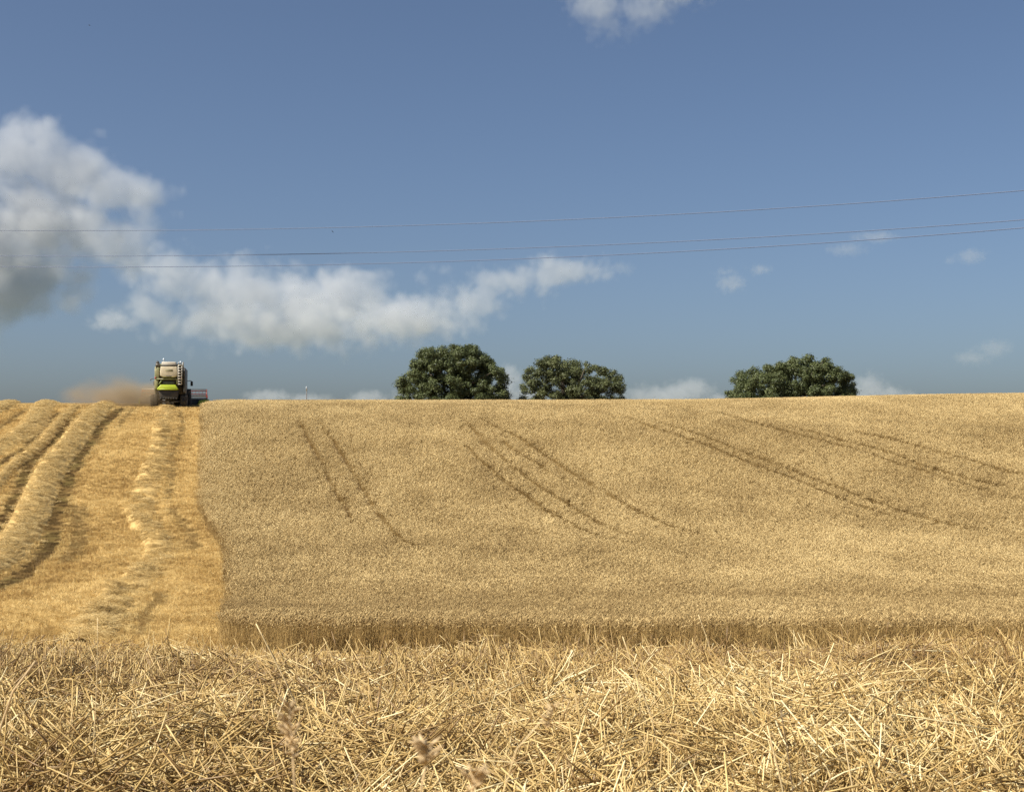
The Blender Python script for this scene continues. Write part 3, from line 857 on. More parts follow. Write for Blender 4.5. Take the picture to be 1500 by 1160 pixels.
# chopper and spreader under it
mb = MB(); prism_xz(mb, [(-0.95, 1.58), (0.80, 1.58), (0.70, 0.78), (-0.82, 0.78)], -0.05, 0.75); bevel(mb.build('straw_chopper', M['black'], H), 0.03)
mb = MB()
for k_ in range(7): mb.box((-0.72 + 0.22 * k_, -0.14, 0.84), (0.025, 0.30, 0.20))
mb.build('spreader_vanes', M['dgrey'], H)
mb = MB(); mb.tube([(-1.25, 0.95, 0.62), (1.25, 0.95, 0.62)], 0.11, 10); mb.build('rear_axle', M['steel'], H)
mb = MB(); mb.tube([(0.0, 0.62, 0.75), (-0.30, 0.55, 0.45)], [0.13, 0.09], 10); mb.box((0.03, 0.5, 0.46), (0.42, 0.12, 0.10)); mb.build('tow_hitch', M['steel'], H)
mb = MB(); mb.tube([(0.12, 0.5, 0.62), (0.38, 0.5, 0.40)], 0.06, 8); mb.build('steering_ram', M['steel'], H)
wheel(H, -1.36, 0.95, 0.62, 0.62, -1)
wheel(H, 1.20, 0.95, 0.64, 0.62, 1)
wheel(H, -1.30, 4.3, 0.95, 0.72, -1)
wheel(H, 1.30, 4.3, 0.95, 0.72, 1)
# cab, feeder house
mb = MB(); prism_yz(mb, [(4.25, 2.0), (4.25, 3.78), (5.7, 3.78), (5.95, 2.9), (5.6, 2.0)], -0.95, 0.95)
cab = bevel(mb.build('cab', M['glass'], H), 0.05)
mb = MB(); mb.box((0, 4.95, 3.85), (2.05, 1.75, 0.14)); bevel(mb.build('roof', M['white_paint'], cab), 0.05)
mb = MB(); prism_yz(mb, [(4.2, 1.3), (4.2, 1.95), (6.4, 1.0), (6.4, 0.35)], -0.7, 0.7); mb.build('feeder_house', M['dgrey'], H)
for s in (-1, 1):
    mb = MB(); mb.tube([(s * 0.95, 5.2, 2.62), (s * 1.55, 5.2, 2.72), (s * 1.66, 5.2, 2.66)], 0.03, 8); mi_ = mb.build('mirror_arm', M['black'], H)
    mb = MB(); mb.box((s * 1.66, 5.2, 2.44), (0.22, 0.07, 0.42)); bevel(mb.build('mirror', M['black'], mi_), 0.03)
# lamps
for (x, y, z) in ((-0.56, 0.5, 4.14), (0.90, 0.5, 3.90)):
    mb = MB(); mb.tube([(x, y, z), (x, y, z + 0.16)], 0.025, 8); mb.tube([(x, y, z + 0.14), (x, y, z + 0.20), (x, y, z + 0.32)], [0.07, 0.08, 0.055], 12)
    mb.build('beacon', M['lamp'], H, True)
for x in (-1.24, 0.98):
    mb = MB(); mb.box((x, 0.20, 2.70), (0.12, 0.06, 0.16)); mb.build('tail_light', M['red'], H)
mb = MB(); mb.box((-1.52, 0.5, 2.62), (0.30, 0.05, 0.05)); mb.box((-1.66, 0.5, 2.56), (0.06, 0.05, 0.22)); mb.build('marker_arm', M['dgrey'], H)
# header with reel
hd = MB(); prism_yz(hd, [(6.4, 0.12), (6.4, 1.12), (6.55, 1.12), (6.62, 0.35), (7.9, 0.16), (7.9, 0.08)], -3.05, 3.05)
hdr = hd.build('header', M['black'], H)
mb = MB(); mb.tube([(-2.95, 6.95, 0.55), (2.95, 6.95, 0.55)], 0.26, 14); mb.build('auger', M['steel'], hdr)
mb = MB(); mb.box((0, 6.36, 0.26), (6.0, 0.05, 0.16)); mb.build('table_beam', M['red'], hdr)
for s in (-1, 1):
    mb = MB(); prism_yz(mb, [(6.35, 0.10), (6.35, 1.05), (7.2, 1.08), (9.0, 0.28), (9.0, 0.10)], s * 3.06, s * 3.18)
    bevel(mb.build('crop_divider', M['lime'], hdr), 0.03)
mb = MB(); prism_xz(mb, [(2.15, 0.50), (2.30, 0.92), (3.04, 1.02), (3.04, 0.45)], 6.26, 6.38); bevel(mb.build('end_panel', M['lime'], hdr), 0.03)
rx, ry, rz = 0.0, 7.35, 1.40
mb = MB(); mb.tube([(-2.95, ry, rz), (2.95, ry, rz)], 0.07, 10); reel = mb.build('reel', M['steel'], hdr)
for j in range(6):
    a_ = j * math.pi / 3 + 0.3
    py, pz = ry + 0.62 * math.cos(a_), rz + 0.62 * math.sin(a_)
    mb = MB(); mb.tube([(-2.95, py, pz), (2.95, py, pz)], 0.05, 6)
    for x in np.arange(-2.85, 2.9, 0.3): mb.tube([(x, py, pz), (x, py - 0.03, pz - 0.26)], 0.012, 4)
    mb.build('reel_bat', M['red'] if j % 2 == 0 else M['steel'], reel)
for x in (-2.95, -1.0, 1.0, 2.95):
    mb = MB()
    for j in range(6):
        a_ = j * math.pi / 3 + 0.3; b_ = a_ + math.pi / 3
        p0 = (x, ry, rz); p1 = (x, ry + 0.62 * math.cos(a_), rz + 0.62 * math.sin(a_)); p2 = (x, ry + 0.62 * math.cos(b_), rz + 0.62 * math.sin(b_))
        mb.tube([p0, p1], 0.03, 5); mb.tube([p1, p2], 0.03, 5)
    mb.build('reel_spider', M['red'], reel)
for s in (-1, 1):
    mb = MB(); mb.tube([(s * 3.0, 6.45, 1.05), (s * 3.0, ry, rz)], 0.06, 8); mb.build('reel_arm', M['red'], hdr)

# ------------------------------------------------------------------ dust
def volume_mat(name, color, aniso):
    m = bpy.data.materials.new(name); m.use_nodes = True
    nt = m.node_tree; nt.nodes.clear()
    out = nt.nodes.new('ShaderNodeOutputMaterial'); pv = nt.nodes.new('ShaderNodeVolumePrincipled')
    pv.inputs['Color'].default_value = (*color, 1); pv.inputs['Density'].default_value = 1.0
    pv.inputs['Density Attribute'].default_value = 'density'
    pv.inputs['Anisotropy'].default_value = aniso
    nt.links.new(pv.outputs[0], out.inputs['Volume'])
    return m

def puff_volume(name, centre, blobs, res, mat, dens, soft, noise_scale, noise_amp, detail=6.0, billow=0.0, seed=0.0, squash=(1, 1, 1), flat=None):
    """a fog volume: union of ellipsoids (centre, radii, weight) broken up by noise; all metres, about 'centre'"""
    ng = bpy.data.node_groups.new(name + '_field', 'GeometryNodeTree')
    ng.interface.new_socket('Geometry', in_out='INPUT', socket_type='NodeSocketGeometry')
    ng.interface.new_socket('Geometry', in_out='OUTPUT', socket_type='NodeSocketGeometry')
    nn, ll = ng.nodes, ng.links
    go = nn.new('NodeGroupOutput'); pos = nn.new('GeometryNodeInputPosition')
    def vm(op, a, b):
        n = nn.new('ShaderNodeVectorMath'); n.operation = op
        for i, q in enumerate((a, b)):
            if q is None: continue
            if hasattr(q, 'is_linked'): ll.new(q, n.inputs[i])
            else: n.inputs[i].default_value = q
        return n.outputs['Value'] if op == 'LENGTH' else n.outputs[0]
    def mt(op, a, b=None, c=None):
        n = nn.new('ShaderNodeMath'); n.operation = op
        for i, q in enumerate((a, b, c)):
            if q is None: continue
            if hasattr(q, 'is_linked'): ll.new(q, n.inputs[i])
            else: n.inputs[i].default_value = q
        return n.outputs[0]
    P_ = pos.outputs[0]
    cur = None; lo = np.full(3, 1e9); hi = -lo
    for (c, r, w) in blobs:
        c = np.array(c, float); r = np.array(r, float)
        lo = np.minimum(lo, c - r * 1.15); hi = np.maximum(hi, c + r * 1.15)
        d = vm('LENGTH', vm('MULTIPLY', vm('SUBTRACT', P_, tuple(c)), tuple(1 / r)), None)
        v = mt('MULTIPLY', mt('SUBTRACT', 1.0, d), w)
        cur = v if cur is None else mt('SMOOTH_MAX', cur, v, 0.12)
    nz = nn.new('ShaderNodeTexNoise'); nz.inputs['Scale'].default_value = noise_scale; nz.inputs['Detail'].default_value = detail; nz.inputs['Roughness'].default_value = 0.58
    nz.inputs['Distortion'].default_value = 0.35
    ll.new(vm('MULTIPLY', vm('ADD', P_, (seed * 131.0, seed * 57.0, seed * 91.0)), squash), nz.inputs['Vector'])
    val = mt('ADD', cur, mt('MULTIPLY', mt('SUBTRACT', nz.outputs[0], 0.5), noise_amp))
    if billow:
        for k, sc in enumerate((2.7, 6.1)):
            vo = nn.new('ShaderNodeTexVoronoi'); vo.feature = 'F1'; vo.inputs['Scale'].default_value = noise_scale * sc;
            off = vm('SCALE', nz.outputs['Color'] if 'Color' in nz.outputs else nz.outputs[1], None)
            off.node.inputs['Scale'].default_value = 0.6 / noise_scale
            ll.new(vm('ADD', P_, off), vo.inputs['Vector'])
            val = mt('ADD', val, mt('MULTIPLY', mt('SUBTRACT', 0.42, vo.outputs[0]), billow / (1 + 1.2 * k)))
    mr = nn.new('ShaderNodeMapRange'); mr.interpolation_type = 'SMOOTHSTEP'
    mr.inputs[1].default_value = 0.0; mr.inputs[2].default_value = soft; mr.inputs[3].default_value = 0; mr.inputs[4].default_value = dens
    ll.new(val, mr.inputs[0])
    vc = nn.new('GeometryNodeVolumeCube')
    ll.new(mr.outputs[0], vc.inputs['Density'])
    vc.inputs['Min'].default_value = tuple(lo); vc.inputs['Max'].default_value = tuple(hi)
    ext = hi - lo; st = res
    vc.inputs['Resolution X'].default_value = int(max(8, min(300, ext[0] / st)))
    vc.inputs['Resolution Y'].default_value = int(max(8, min(56, ext[1] / (st * 3))))
    vc.inputs['Resolution Z'].default_value = int(max(8, min(220, ext[2] / st)))
    sm = nn.new('GeometryNodeSetMaterial'); sm.inputs['Material'].default_value = mat
    ll.new(vc.outputs[0], sm.inputs['Geometry']); ll.new(sm.outputs[0], go.inputs[0])
    me = bpy.data.meshes.new(name); me.from_pydata([(0, 0, 0)], [], []); me.materials.append(mat)
    o = link(name, me); o.location = centre
    md = o.modifiers.new('field', 'NODES'); md.node_group = ng
    return o

M['dust'] = volume_mat('field_dust', (0.52, 0.42, 0.28), 0.2)
dz = gz(cbx - 4, cby)
DB = [((-2.2, 1.2, 0.9), (2.1, 2.2, 1.7), 1.2), ((-3.8, 1.0, 0.9), (3.2, 2.6, 1.9), 1.0), ((-6.2, 1.6, 0.9), (3.0, 2.6, 1.9), 0.75), ((-8.0, 2.0, 1.0), (2.4, 2.2, 1.7), 0.5),
      ((-4.6, 1.5, 2.0), (3.0, 2.2, 1.7), 0.45)]
o = puff_volume('dust_cloud', (cbx, cby - 0.6, dz), DB, 0.12, M['dust'], 1.6, 1.3, 0.45, 0.75, 5.0, seed=2.0)
tag(o, 'brown dust blowing left from the harvester over the crest', 'dust', kind='stuff')

# ------------------------------------------------------------------ clouds
M['cloud'] = volume_mat('cumulus', (0.80, 0.82, 0.85), 0.2)
def cloud(label, D, blobs, dens=0.006, soft=0.55, px_noise=110.0, amp=0.8, billow=0.5, seed=1.0, thick=0.7, res_px=1.7, detail=6.0, wmul=1.0):
    """blobs in photo pixels (u, v, ru, rv, weight) hung D metres away"""
    k = D / FPX
    u0 = sum(b[0] for b in blobs) / len(blobs); v0 = sum(b[1] for b in blobs) / len(blobs)
    c = pix_at(u0, v0, D)
    bl = []
    rr = random.Random(int(seed * 100))
    for (u, v, ru, rv, w) in blobs:
        p = pix_at(u, v, D) - c
        bl.append(((p.x, rr.uniform(-0.35, 0.35) * ru * k * thick, p.z), (ru * k, max(ru, rv) * k * thick, rv * k), w * wmul))
    o = puff_volume('cloud', c, bl, res_px * k, M['cloud'], dens * 4.0 / k, soft, 1.0 / (px_noise * k), amp, detail, billow, seed)
    tag(o, label, 'cloud', kind='stuff')
    return o
cloud('large grey and white cumulus cloud filling the left edge of the sky', 9600, [
  (-90, 330, 200, 190, 1.0), (20, 235, 100, 85, 1.0), (100, 255, 110, 70, 1.0), (165, 280, 82, 48, 1.0), (60, 330, 170, 90, 1.0), (150, 350, 105, 50, 0.8), (30, 400, 140, 60, 0.8), (20, 190, 70, 42, 0.6), (45, 440, 90, 40, 0.8), (190, 370, 70, 40, 0.7)], seed=1.0, dens=0.0048, soft=0.45, amp=1.2, px_noise=130, billow=0.5, detail=8, wmul=0.82, thick=0.48)
cloud('long white cumulus bank with grey base left of the trees', 7600, [
  (255, 412, 80, 52, 1.0), (340, 430, 100, 64, 1.0), (430, 432, 105, 60, 1.0), (505, 438, 85, 52, 1.0), (420, 478, 190, 44, 0.8), (330, 468, 110, 42, 0.8), (555, 478, 140, 34, 0.6), (535, 402, 55, 20, 0.7), (225, 450, 60, 36, 0.8)], seed=2.0, px_noise=90, dens=0.0042, soft=0.45, amp=1.2, billow=0.5, detail=8, wmul=0.70)
cloud('flat white cloud tapering off to the right above the trees', 7300, [
  (600, 455, 70, 32, 1.0), (670, 447, 80, 28, 0.9), (740, 414, 85, 28, 0.9), (815, 397, 80, 24, 1.0), (690, 428, 80, 24, 0.6), (650, 400, 44, 14, 0.45), (620, 474, 100, 24, 0.6)], seed=3.0, px_noise=66, dens=0.0034, soft=0.42, amp=1.1, billow=0.5, detail=8, wmul=0.68)
cloud('small round cloud puff under the big left cloud', 8200, [(165, 470, 40, 22, 0.9), (185, 476, 28, 14, 0.8), (140, 474, 24, 14, 0.6)], seed=4.0, px_noise=36, dens=0.004)
cloud('ragged wispy cloud cut by the top edge of the sky', 5000, [(880, 0, 66, 42, 0.8), (940, 10, 72, 30, 0.55), (900, 35, 48, 34, 0.45), (1000, -4, 34, 22, 0.5), (985, -40, 120, 50, 0.9)], seed=5.0, px_noise=52, dens=0.0025)
cloud('tiny wisp just right of the tapering cloud', 8300, [(912, 393, 22, 14, 0.8)], seed=6.0, px_noise=24, dens=0.0025)
cloud('thin slanting wisp below the power lines at the right', 8300, [(1240, 366, 40, 13, 0.7), (1280, 348, 45, 10, 0.8)], seed=7.0, px_noise=28, dens=0.0022)
cloud('faint pair of wisps between the power lines and the right tree', 8300, [(1068, 415, 30, 18, 0.7), (1116, 394, 24, 11, 0.7), (1060, 400, 20, 10, 0.5)], seed=8.0, px_noise=26, dens=0.004)
cloud('small white puff low at the right below the wires', 8300, [(1425, 375, 30, 15, 0.8), (1392, 381, 14, 9, 0.7)], seed=9.0, px_noise=26, dens=0.003)
cloud('pale slanting puff near the right edge above the crest', 9000, [(1425, 524, 34, 16, 0.8), (1455, 510, 34, 18, 0.8)], seed=10.0, px_noise=34, dens=0.0025)
cloud('bright cumulus top rising beside the right tree', 14000, [(1275, 572, 36, 32, 1.0), (1305, 582, 40, 22, 0.9), (1330, 584, 30, 14, 0.7), (1250, 590, 40, 22, 0.8)], seed=11.0, px_noise=36, dens=0.005)
cloud('rounded cumulus tops on the horizon between the trees', 14000, [(1015, 572, 46, 24, 1.0), (980, 580, 60, 20, 0.9), (940, 582, 40, 22, 0.8), (1060, 586, 50, 16, 0.8)], seed=12.0, px_noise=40, dens=0.004)
cloud('upright white cloud showing in the gap between two trees', 14000, [(745, 560, 26, 34, 0.9), (770, 580, 40, 26, 0.8), (730, 580, 40, 26, 0.8)], seed=13.0, px_noise=34, dens=0.005)
cloud('low cloud strip on the horizon behind the pole', 14000, [(395, 582, 46, 15, 0.9), (450, 586, 50, 12, 0.8), (540, 584, 45, 15, 0.8), (590, 580, 30, 14, 0.6)], seed=14.0, px_noise=34, dens=0.004)

# ------------------------------------------------------------------ trees
def leaf_mat(name, c0, c1, c2):
    m, nt, b, out = new_mat(name)
    a = N(nt, 'ShaderNodeAttribute'); a.attribute_name = 'tint'
    r = ramp(nt, [(0.0, c0), (0.55, c1), (1.0, c2)]); nt.links.new(a.outputs['Fac'], r.inputs[0])
    nt.links.new(r.outputs[0], b.inputs['Base Color']); b.inputs['Roughness'].default_value = 0.5
    b.inputs['Specular IOR Level'].default_value = 0.3
    tr = N(nt, 'ShaderNodeBsdfTranslucent'); nt.links.new(r.outputs[0], tr.inputs[0])
    ms = N(nt, 'ShaderNodeMixShader'); ms.inputs[0].default_value = 0.2
    nt.links.new(b.outputs[0], ms.inputs[1]); nt.links.new(tr.outputs[0], ms.inputs[2]); nt.links.new(ms.outputs[0], out.inputs[0])
    return m
M['leaf'] = leaf_mat('oak_leaves', (0.052, 0.066, 0.026), (0.095, 0.115, 0.043), (0.155, 0.17, 0.065))
M['leaf_pale'] = leaf_mat('pale_leaves', (0.056, 0.066, 0.027), (0.102, 0.117, 0.046), (0.165, 0.175, 0.072))
M['bark'] = simple('bark', (0.10, 0.08, 0.055), 0.9, 0, 0.3, 8, bump=0.6)

def in_poly(x, y, poly):
    ins = np.zeros(len(x), bool); n = len(poly)
    for i in range(n):
        x0, y0 = poly[i]; x1, y1 = poly[(i + 1) % n]
        c = ((y0 > y) != (y1 > y)) & (x < (x1 - x0) * (y - y0) / (y1 - y0 + 1e-9) + x0)
        ins ^= c
    return ins

def make_tree(label, poly, D, seed, mat, nblob, leaf, per, blob_r, trunk_px, stems=1):
    rg = np.random.default_rng(seed); k = D / FPX
    pp = np.array(poly, float)
    u0, u1 = pp[:, 0].min(), pp[:, 0].max(); v0, v1 = pp[:, 1].min(), pp[:, 1].max()
    tu = trunk_px
    base = pix_at(tu, 600, D); bz = gz(base.x, D); root = empty('tree', (base.x, D, bz - 0.1))
    tag(root, label, 'tree', 'trees standing behind the crest')
    # blob centres inside the outline, spread in depth like a rounded crown
    us, vs = rg.uniform(u0, u1, 60000), rg.uniform(v0, v1 + 14, 60000)
    shr = blob_r / k * 0.42
    ok = np.ones(len(us), bool)
    for (dx, dy) in ((shr, 0), (-shr, 0), (0, -shr), (0.7 * shr, -0.7 * shr), (-0.7 * shr, -0.7 * shr)):
        ok &= in_poly(us + dx, np.minimum(vs + dy, v1 - 1), pp)
    us, vs = us[ok], vs[ok]
    W = (u1 - u0) * k / 2
    cu = (us - (u0 + u1) / 2) / ((u1 - u0) / 2); cv = np.clip((vs - v1) / (v1 - v0), -1, 0)
    half = W * 0.85 * np.sqrt(np.clip(1 - cu ** 2 * 0.85, 0, 1)) * np.sqrt(np.clip(1 - cv ** 2 * 0.8, 0, 1))
    dep = half * rg.uniform(-1, 1, len(us))
    # spaced picks
    P3 = np.stack([(us - tu) * k, dep, -(vs - 600) * k + (pix_at(tu, 600, D).z - bz + 0.1)], 1)
    centres = []
    mind = blob_r * 0.52
    for p in P3:
        if len(centres) >= nblob: break
        if centres and np.min(np.linalg.norm(np.array(centres) - p, axis=1)) < mind: continue
        centres.append(p)
    centres = np.array(centres)
    # leaves on and in every blob
    V, Fq, T = [], [], []; nv = 0
    for c in centres:
        r = blob_r * rg.uniform(0.65, 1.15); n = int(per * (r / blob_r) ** 2)
        d = rg.normal(size=(n, 3)); d /= np.linalg.norm(d, axis=1)[:, None]
        lump = 0.72 + 0.28 * np.sin(d[:, 0] * 5 + c[0]) * np.sin(d[:, 1] * 5 + c[1]) + 0.12 * rg.normal(size=n)
        rad = r * lump * rg.uniform(0.35, 1.0, n) ** 0.45
        pos = c + d * rad[:, None] * np.array([1, 1, 0.8])
        nrm = d * 0.8 + rg.normal(size=(n, 3)) * 0.5 + np.array([0, 0, 0.5]); nrm /= np.linalg.norm(nrm, axis=1)[:, None]
        t1 = np.cross(nrm, rg.normal(size=(n, 3))); t1 /= np.linalg.norm(t1, axis=1)[:, None]
        t2 = np.cross(nrm, t1)
        s = leaf * rg.uniform(0.55, 1.25, n)[:, None]
        quad = np.stack([pos - t1 * s, pos - t2 * s * 0.55 + nrm * s * 0.15, pos + t1 * s, pos + t2 * s * 0.55 + nrm * s * 0.15], 1)
        V.append(quad.reshape(-1, 3)); T.append(np.repeat(np.clip(rg.normal(0.5, 0.22, n) + rg.normal(0, 0.10), 0, 1), 4))
    V = np.concatenate(V); T = np.concatenate(T)
    cr = link('crown', mesh_np('crown', V, np.arange(len(V)), np.full(len(V) // 4, 4), mat, False, T), root)
    # trunk and limbs
    tb = MB(); top = centres[:, 2].max()
    for s_ in range(stems):
        x0 = (s_ - (stems - 1) / 2) * 0.8
        tb.tube([(x0, 0, 0), (x0 * 1.3, 0.05, 1.2), (x0 * 2.2, 0.1, top * 0.45), (x0 * 3, 0.1, top * 0.75)], [0.42, 0.34, 0.24, 0.10], 9)
    lim = centres[rg.permutation(len(centres))[:14]]
    for c in lim:
        x0 = (0 if stems == 1 else (0.8 if c[0] > 0 else -0.8) * 0.6)
        st = np.array([x0, 0.05, min(c[2] * 0.5, top * 0.35) + 0.6])
        md_ = (st + c) / 2 + np.array([0, 0, -0.25])
        tb.tube([st, md_, c], [0.17, 0.11, 0.04], 6)
    tb.build('trunk', M['bark'], root, True)
    return root

make_tree('tallest rounded dark green oak on the crest, nearest the harvester', [(580,592),(579,578),(584,560),(592,543),(604,524),(620,510),(640,504),(660,502),(690,502),(706,511),(722,526),(738,540),(748,563),(748,592)], 165, 21, M['leaf'], 460, 0.105, 430, 0.88, 662)
make_tree('lower lumpy green tree with gaps between its boughs, middle one on the crest', [(756,592),(759,566),(764,544),(772,536),(784,536),(787,523),(804,520),(822,523),(840,524),(850,529),(862,531),(876,531),(890,539),(906,541),(918,562),(919,578),(912,592)], 168, 9, M['leaf_pale'], 235, 0.105, 430, 0.85, 836, 2)
make_tree('wide low wedge-shaped green tree on the crest at the right', [(1059,592),(1064,572),(1076,564),(1079,545),(1092,539),(1121,536),(1138,530),(1156,527),(1172,519),(1188,523),(1208,526),(1224,538),(1242,549),(1254,562),(1260,580),(1260,592)], 160, 13, M['leaf'], 460, 0.10, 400, 0.82, 1166)

# ------------------------------------------------------------------ pole behind the crest
M['pole_cap'] = simple('pale_cap', (0.30, 0.33, 0.36), 0.5, 0, 0.1, 3)
M['pole'] = simple('grey_pole', (0.11, 0.11, 0.11), 0.8, 0, 0.2, 3)
pD = 235.0; pt = pix_at(449, 569, pD); pz0 = gz(pt.x, pD)
pr = empty('utility_pole', (pt.x, pD, pz0)); tag(pr, 'thin grey pole with a pale cap just behind the wheat crest', 'pole')
hgt = pt.z - pz0
mb = MB(); mb.tube([(0, 0, -0.3), (0, 0, hgt - 0.4)], [0.14, 0.10], 10); mb.build('mast', M['pole'], pr, True)
mb = MB(); mb.tube([(0, 0, hgt - 0.4), (0, 0, hgt + 0.15), (0, 0, hgt + 0.35)], [0.10, 0.13, 0.07], 10); mb.build('lamp_head', M['pole_cap'], pr, True)

# ------------------------------------------------------------------ power lines
M['wire'] = simple('aluminium_wire', (0.10, 0.13, 0.20), 0.8, 0.0, 0.05, 1)
def wire(label, pix, off):
    us = np.array([p[0] for p in pix], float); vs = np.array([p[1] for p in pix], float)
    cf = np.polyfit(us, vs, 2)
    pts = []
    for t in np.linspace(-0.35, 1.15, 90):
        # vertical plane of the line: far at the left, nearer at the right
        X0 = -60 + 120 * t; Y0 = 140 - 70 * t + off
        u = CX + FPX * X0 / (Y0 * (math.cos(PITCH))) ; tt = np.clip(u, -700, 2400)
        v = np.polyval(cf, tt)
        p = pix_at(tt, v, Y0)
        pts.append((p.x, Y0, p.z))
    mb = MB(); mb.tube(pts, 0.030, 6); o = mb.build('power_line', M['wire'], None, True)
    tag(o, label, 'power line', 'power lines across the sky')
wire('highest of the three power lines crossing the sky', [(0,338),(300,337),(600,330),(900,319),(1200,302),(1500,279)], 0.0)
wire('middle one of the three power lines crossing the sky', [(0,375),(300,374),(600,369),(900,358),(1200,343),(1500,322)], 2.0)
wire('lowest of the three power lines crossing the sky', [(0,391),(300,390),(600,385),(900,374),(1200,356),(1500,334)], -2.0)

# ------------------------------------------------------------------ birds
M['bird'] = simple('dark_feathers', (0.02, 0.022, 0.028), 0.6, 0, 0.2, 20)
def bird(label, u, v, D, span, roll, yaw):
    mb = MB(); L = span * 0.45
    mb.tube([(0, -L*0.5, 0), (0, -L*0.3, 0), (0, 0, 0), (0, L*0.3, 0.01), (0, L*0.48, 0.0)], [0.006*span, 0.05*span, 0.075*span, 0.055*span, 0.01*span], 8)
    for s in (-1, 1):
        h = span / 2; th = 0.012 * span
        v_ = [(0, L*0.22, 0.02), (s*h*0.45, L*0.30, 0.10*span), (s*h, -L*0.15, 0.06*span), (s*h*0.5, -L*0.02, 0.09*span), (0, -L*0.15, 0.01)]
        v2 = [(a, b, c - th) for a, b, c in v_]
        mb.add(v_ + v2, [(0,1,2,3,4), (9,8,7,6,5)] + [(i, i+5, (i+1)%5+5, (i+1)%5) for i in range(5)])
    mb.add([(0,-L*0.45,0.004),(0.06*span,-L*0.85,0.004),(0,-L*0.72,0.004),(-0.06*span,-L*0.85,0.004),(0,-L*0.45,-0.004),(0.06*span,-L*0.85,-0.004),(0,-L*0.72,-0.004),(-0.06*span,-L*0.85,-0.004)], [(0,1,2,3),(7,6,5,4)])
    o = mb.build('bird', M['bird'], None, True); o.location = pix_at(u, v, D); o.rotation_euler = (0.2, roll, yaw)
    tag(o, label, 'bird')
bird('tiny dark bird flying just below the highest power line', 487, 339.5, 75, 0.24, 0.5, 1.1)
bird('tiny dark bird flying high at the upper left of the sky', 131, 37.5, 75, 0.24, -0.3, 1.9)

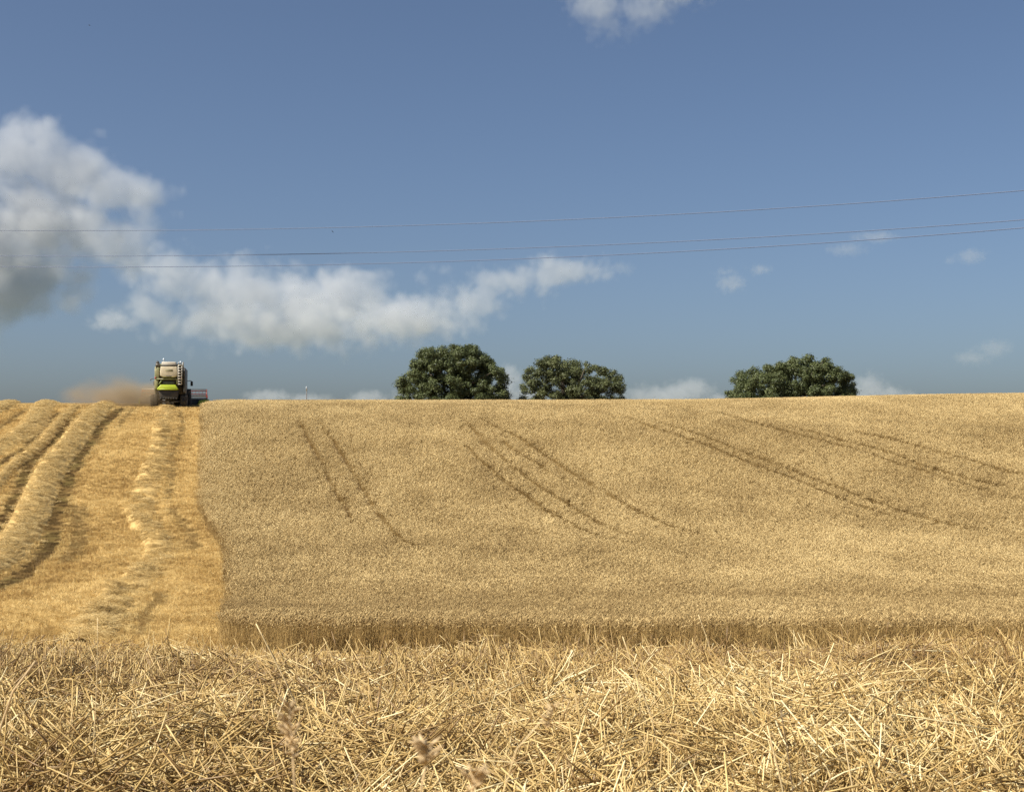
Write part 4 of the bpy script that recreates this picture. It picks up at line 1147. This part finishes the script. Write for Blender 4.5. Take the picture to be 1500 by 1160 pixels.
# ------------------------------------------------------------------ dry weeds and tall stalks near the camera
M['dry_pale'] = simple('dry_pale_stalk', (0.62, 0.47, 0.24), 0.6, 0, 0.15, 40)
M['dry_dark'] = simple('dry_brown_stalk', (0.17, 0.115, 0.06), 0.7, 0, 0.25, 40)
M['dry_grey'] = simple('dry_grey_seedhead', (0.44, 0.32, 0.17), 0.8, 0, 0.3, 60)
def stalk(label, pix, D, r, mat, to_ground=True, head=None, D2=None):
    """stalk through photo pixels from tip to foot, D metres away; carried on down into the straw"""
    ds = np.linspace(D, D2 or D, len(pix))
    pts = [np.array(pix_at(u, v, d)) for (u, v), d in zip(pix, ds)]
    if to_ground:
        e = pts[-1] - pts[-2]; e = e / (abs(e[2]) + 1e-6)
        z = gz(pts[-1][0], pts[-1][1])
        if pts[-1][2] > z: pts.append(pts[-1] + np.array([e[0] * 0.5, 0.02, -1.0]) * (pts[-1][2] - z + 0.03))
    base = Vector(pts[-1])
    rt = empty('dry_weed' if head else 'dry_stalk', base); tag(rt, label, 'weed' if head else 'stalk')
    q = np.array([np.array(p) - np.array(base) for p in pts])
    s = np.concatenate([[0], np.cumsum(np.linalg.norm(np.diff(q, axis=0), axis=1))]); t = np.linspace(0, s[-1], 16)
    q = np.stack([np.interp(t, s, q[:, i]) for i in range(3)], 1); q[1:-1] = 0.25*q[:-2] + 0.5*q[1:-1] + 0.25*q[2:]
    mb = MB(); mb.tube(q, np.linspace(r * 0.55, r, 16), 6)
    mb.build('stem', mat, rt, True)
    if head:
        rr = random.Random(int(pix[0][0])); hl, hr, nb = head
        ax = q[0] - q[3]; ax = ax / np.linalg.norm(ax)
        for i in range(nb):
            f = i / nb; c = q[0] - ax * hl * f
            a_ = rr.uniform(0, 6.283); d = np.array([math.cos(a_), math.sin(a_), 0.5 + 0.4 * rr.random()]); d = d / np.linalg.norm(d)
            L_ = hr * (0.5 + 0.6 * math.sin(math.pi * min(1, f + 0.15)))
            mb = MB(); mb.tube([c, c + d * L_ * 0.5, c + d * L_ * 0.85, c + d * L_], [0.0006, hr * 0.07, hr * 0.055, 0.0004], 5)
            mb.build('seed_cluster', M['dry_grey'], rt, True)
    # a withered leaf or two
    if head:
        for j in (6, 9):
            b0 = q[j]; a_ = j * 1.9; d = np.array([math.cos(a_), 0.3 * math.sin(a_), 0.3])
            w_ = np.array([0, 0, 1.0]) * 0.004
            e1 = b0 + d * 0.03; e2 = b0 + d * 0.06 + np.array([0, 0, -0.025])
            n_ = np.array([0, 0.0012, 0])
            mb = MB(); mb.add([b0 - w_*0.4, e1 - w_, e2, e1 + w_, b0 - w_*0.4 + n_, e1 - w_ + n_, e2 + n_, e1 + w_ + n_], [(0,1,2,3), (7,6,5,4), (0,4,5,1), (1,5,6,2), (2,6,7,3), (3,7,4,0)])
            mb.build('withered_leaf', M['dry_grey'], rt)
    return rt
stalk('tall thread-thin pale stem standing at the lower left', [(143,905),(143,960),(140,1040),(136,1110)], 3.6, 0.0016, M['dry_pale'])
stalk('short dark brown stem standing in the bare stubble patch', [(217,1020),(219,1050),(221,1078)], 4.6, 0.0032, M['dry_dark'])
stalk('long pale stalk leaning over the left corner of the wheat', [(375,913),(398,958),(430,1020)], 4.6, 0.0036, M['dry_pale'])
stalk('blurred dark seed plant at the bottom left of centre', [(424,1032),(428,1060),(430,1100),(434,1165)], 1.15, 0.0016, M['dry_grey'], head=(0.045, 0.014, 44))
stalk('blurred brown seed head low at the bottom centre', [(628,1092),(622,1115),(612,1150),(604,1200)], 1.1, 0.0014, M['dry_grey'], head=(0.016, 0.016, 36))
stalk('brown dried seed head tilted right at the bottom centre', [(812,1034),(790,1042),(768,1049),(750,1066),(738,1100),(730,1165)], 1.5, 0.0014, M['dry_pale'], head=(0.026, 0.010, 30))
stalk('blurred seed head cut by the bottom edge', [(694,1132),(690,1150),(688,1190)], 1.0, 0.0014, M['dry_grey'], head=(0.014, 0.014, 32))
stalk('long pale stalk leaning left above the straw right of centre', [(912,932),(935,999),(956,1054)], 4.2, 0.0030, M['dry_pale'])
stalk('dark thin stem rising from the straw at the lower right', [(1144,1040),(1150,1080),(1158,1125)], 3.4, 0.0024, M['dry_dark'])
stalk('pale broken stalk standing beside the dark thin stem', [(1124,1062),(1134,1105),(1146,1150)], 3.3, 0.0034, M['dry_pale'])
stalk('pale stalk at the bottom edge on the right', [(1237,1084),(1243,1120),(1250,1156)], 3.3, 0.0034, M['dry_pale'])
stalk('bright straw stalk standing up against the wheat right of centre', [(1023,900),(1029,916),(1040,948)], 7.5, 0.0045, M['dry_pale'])
stalk('grey blade-like dry leaf at the far left edge of the straw', [(52,968),(34,976),(18,990),(8,1020)], 2.2, 0.0030, M['dry_grey'])
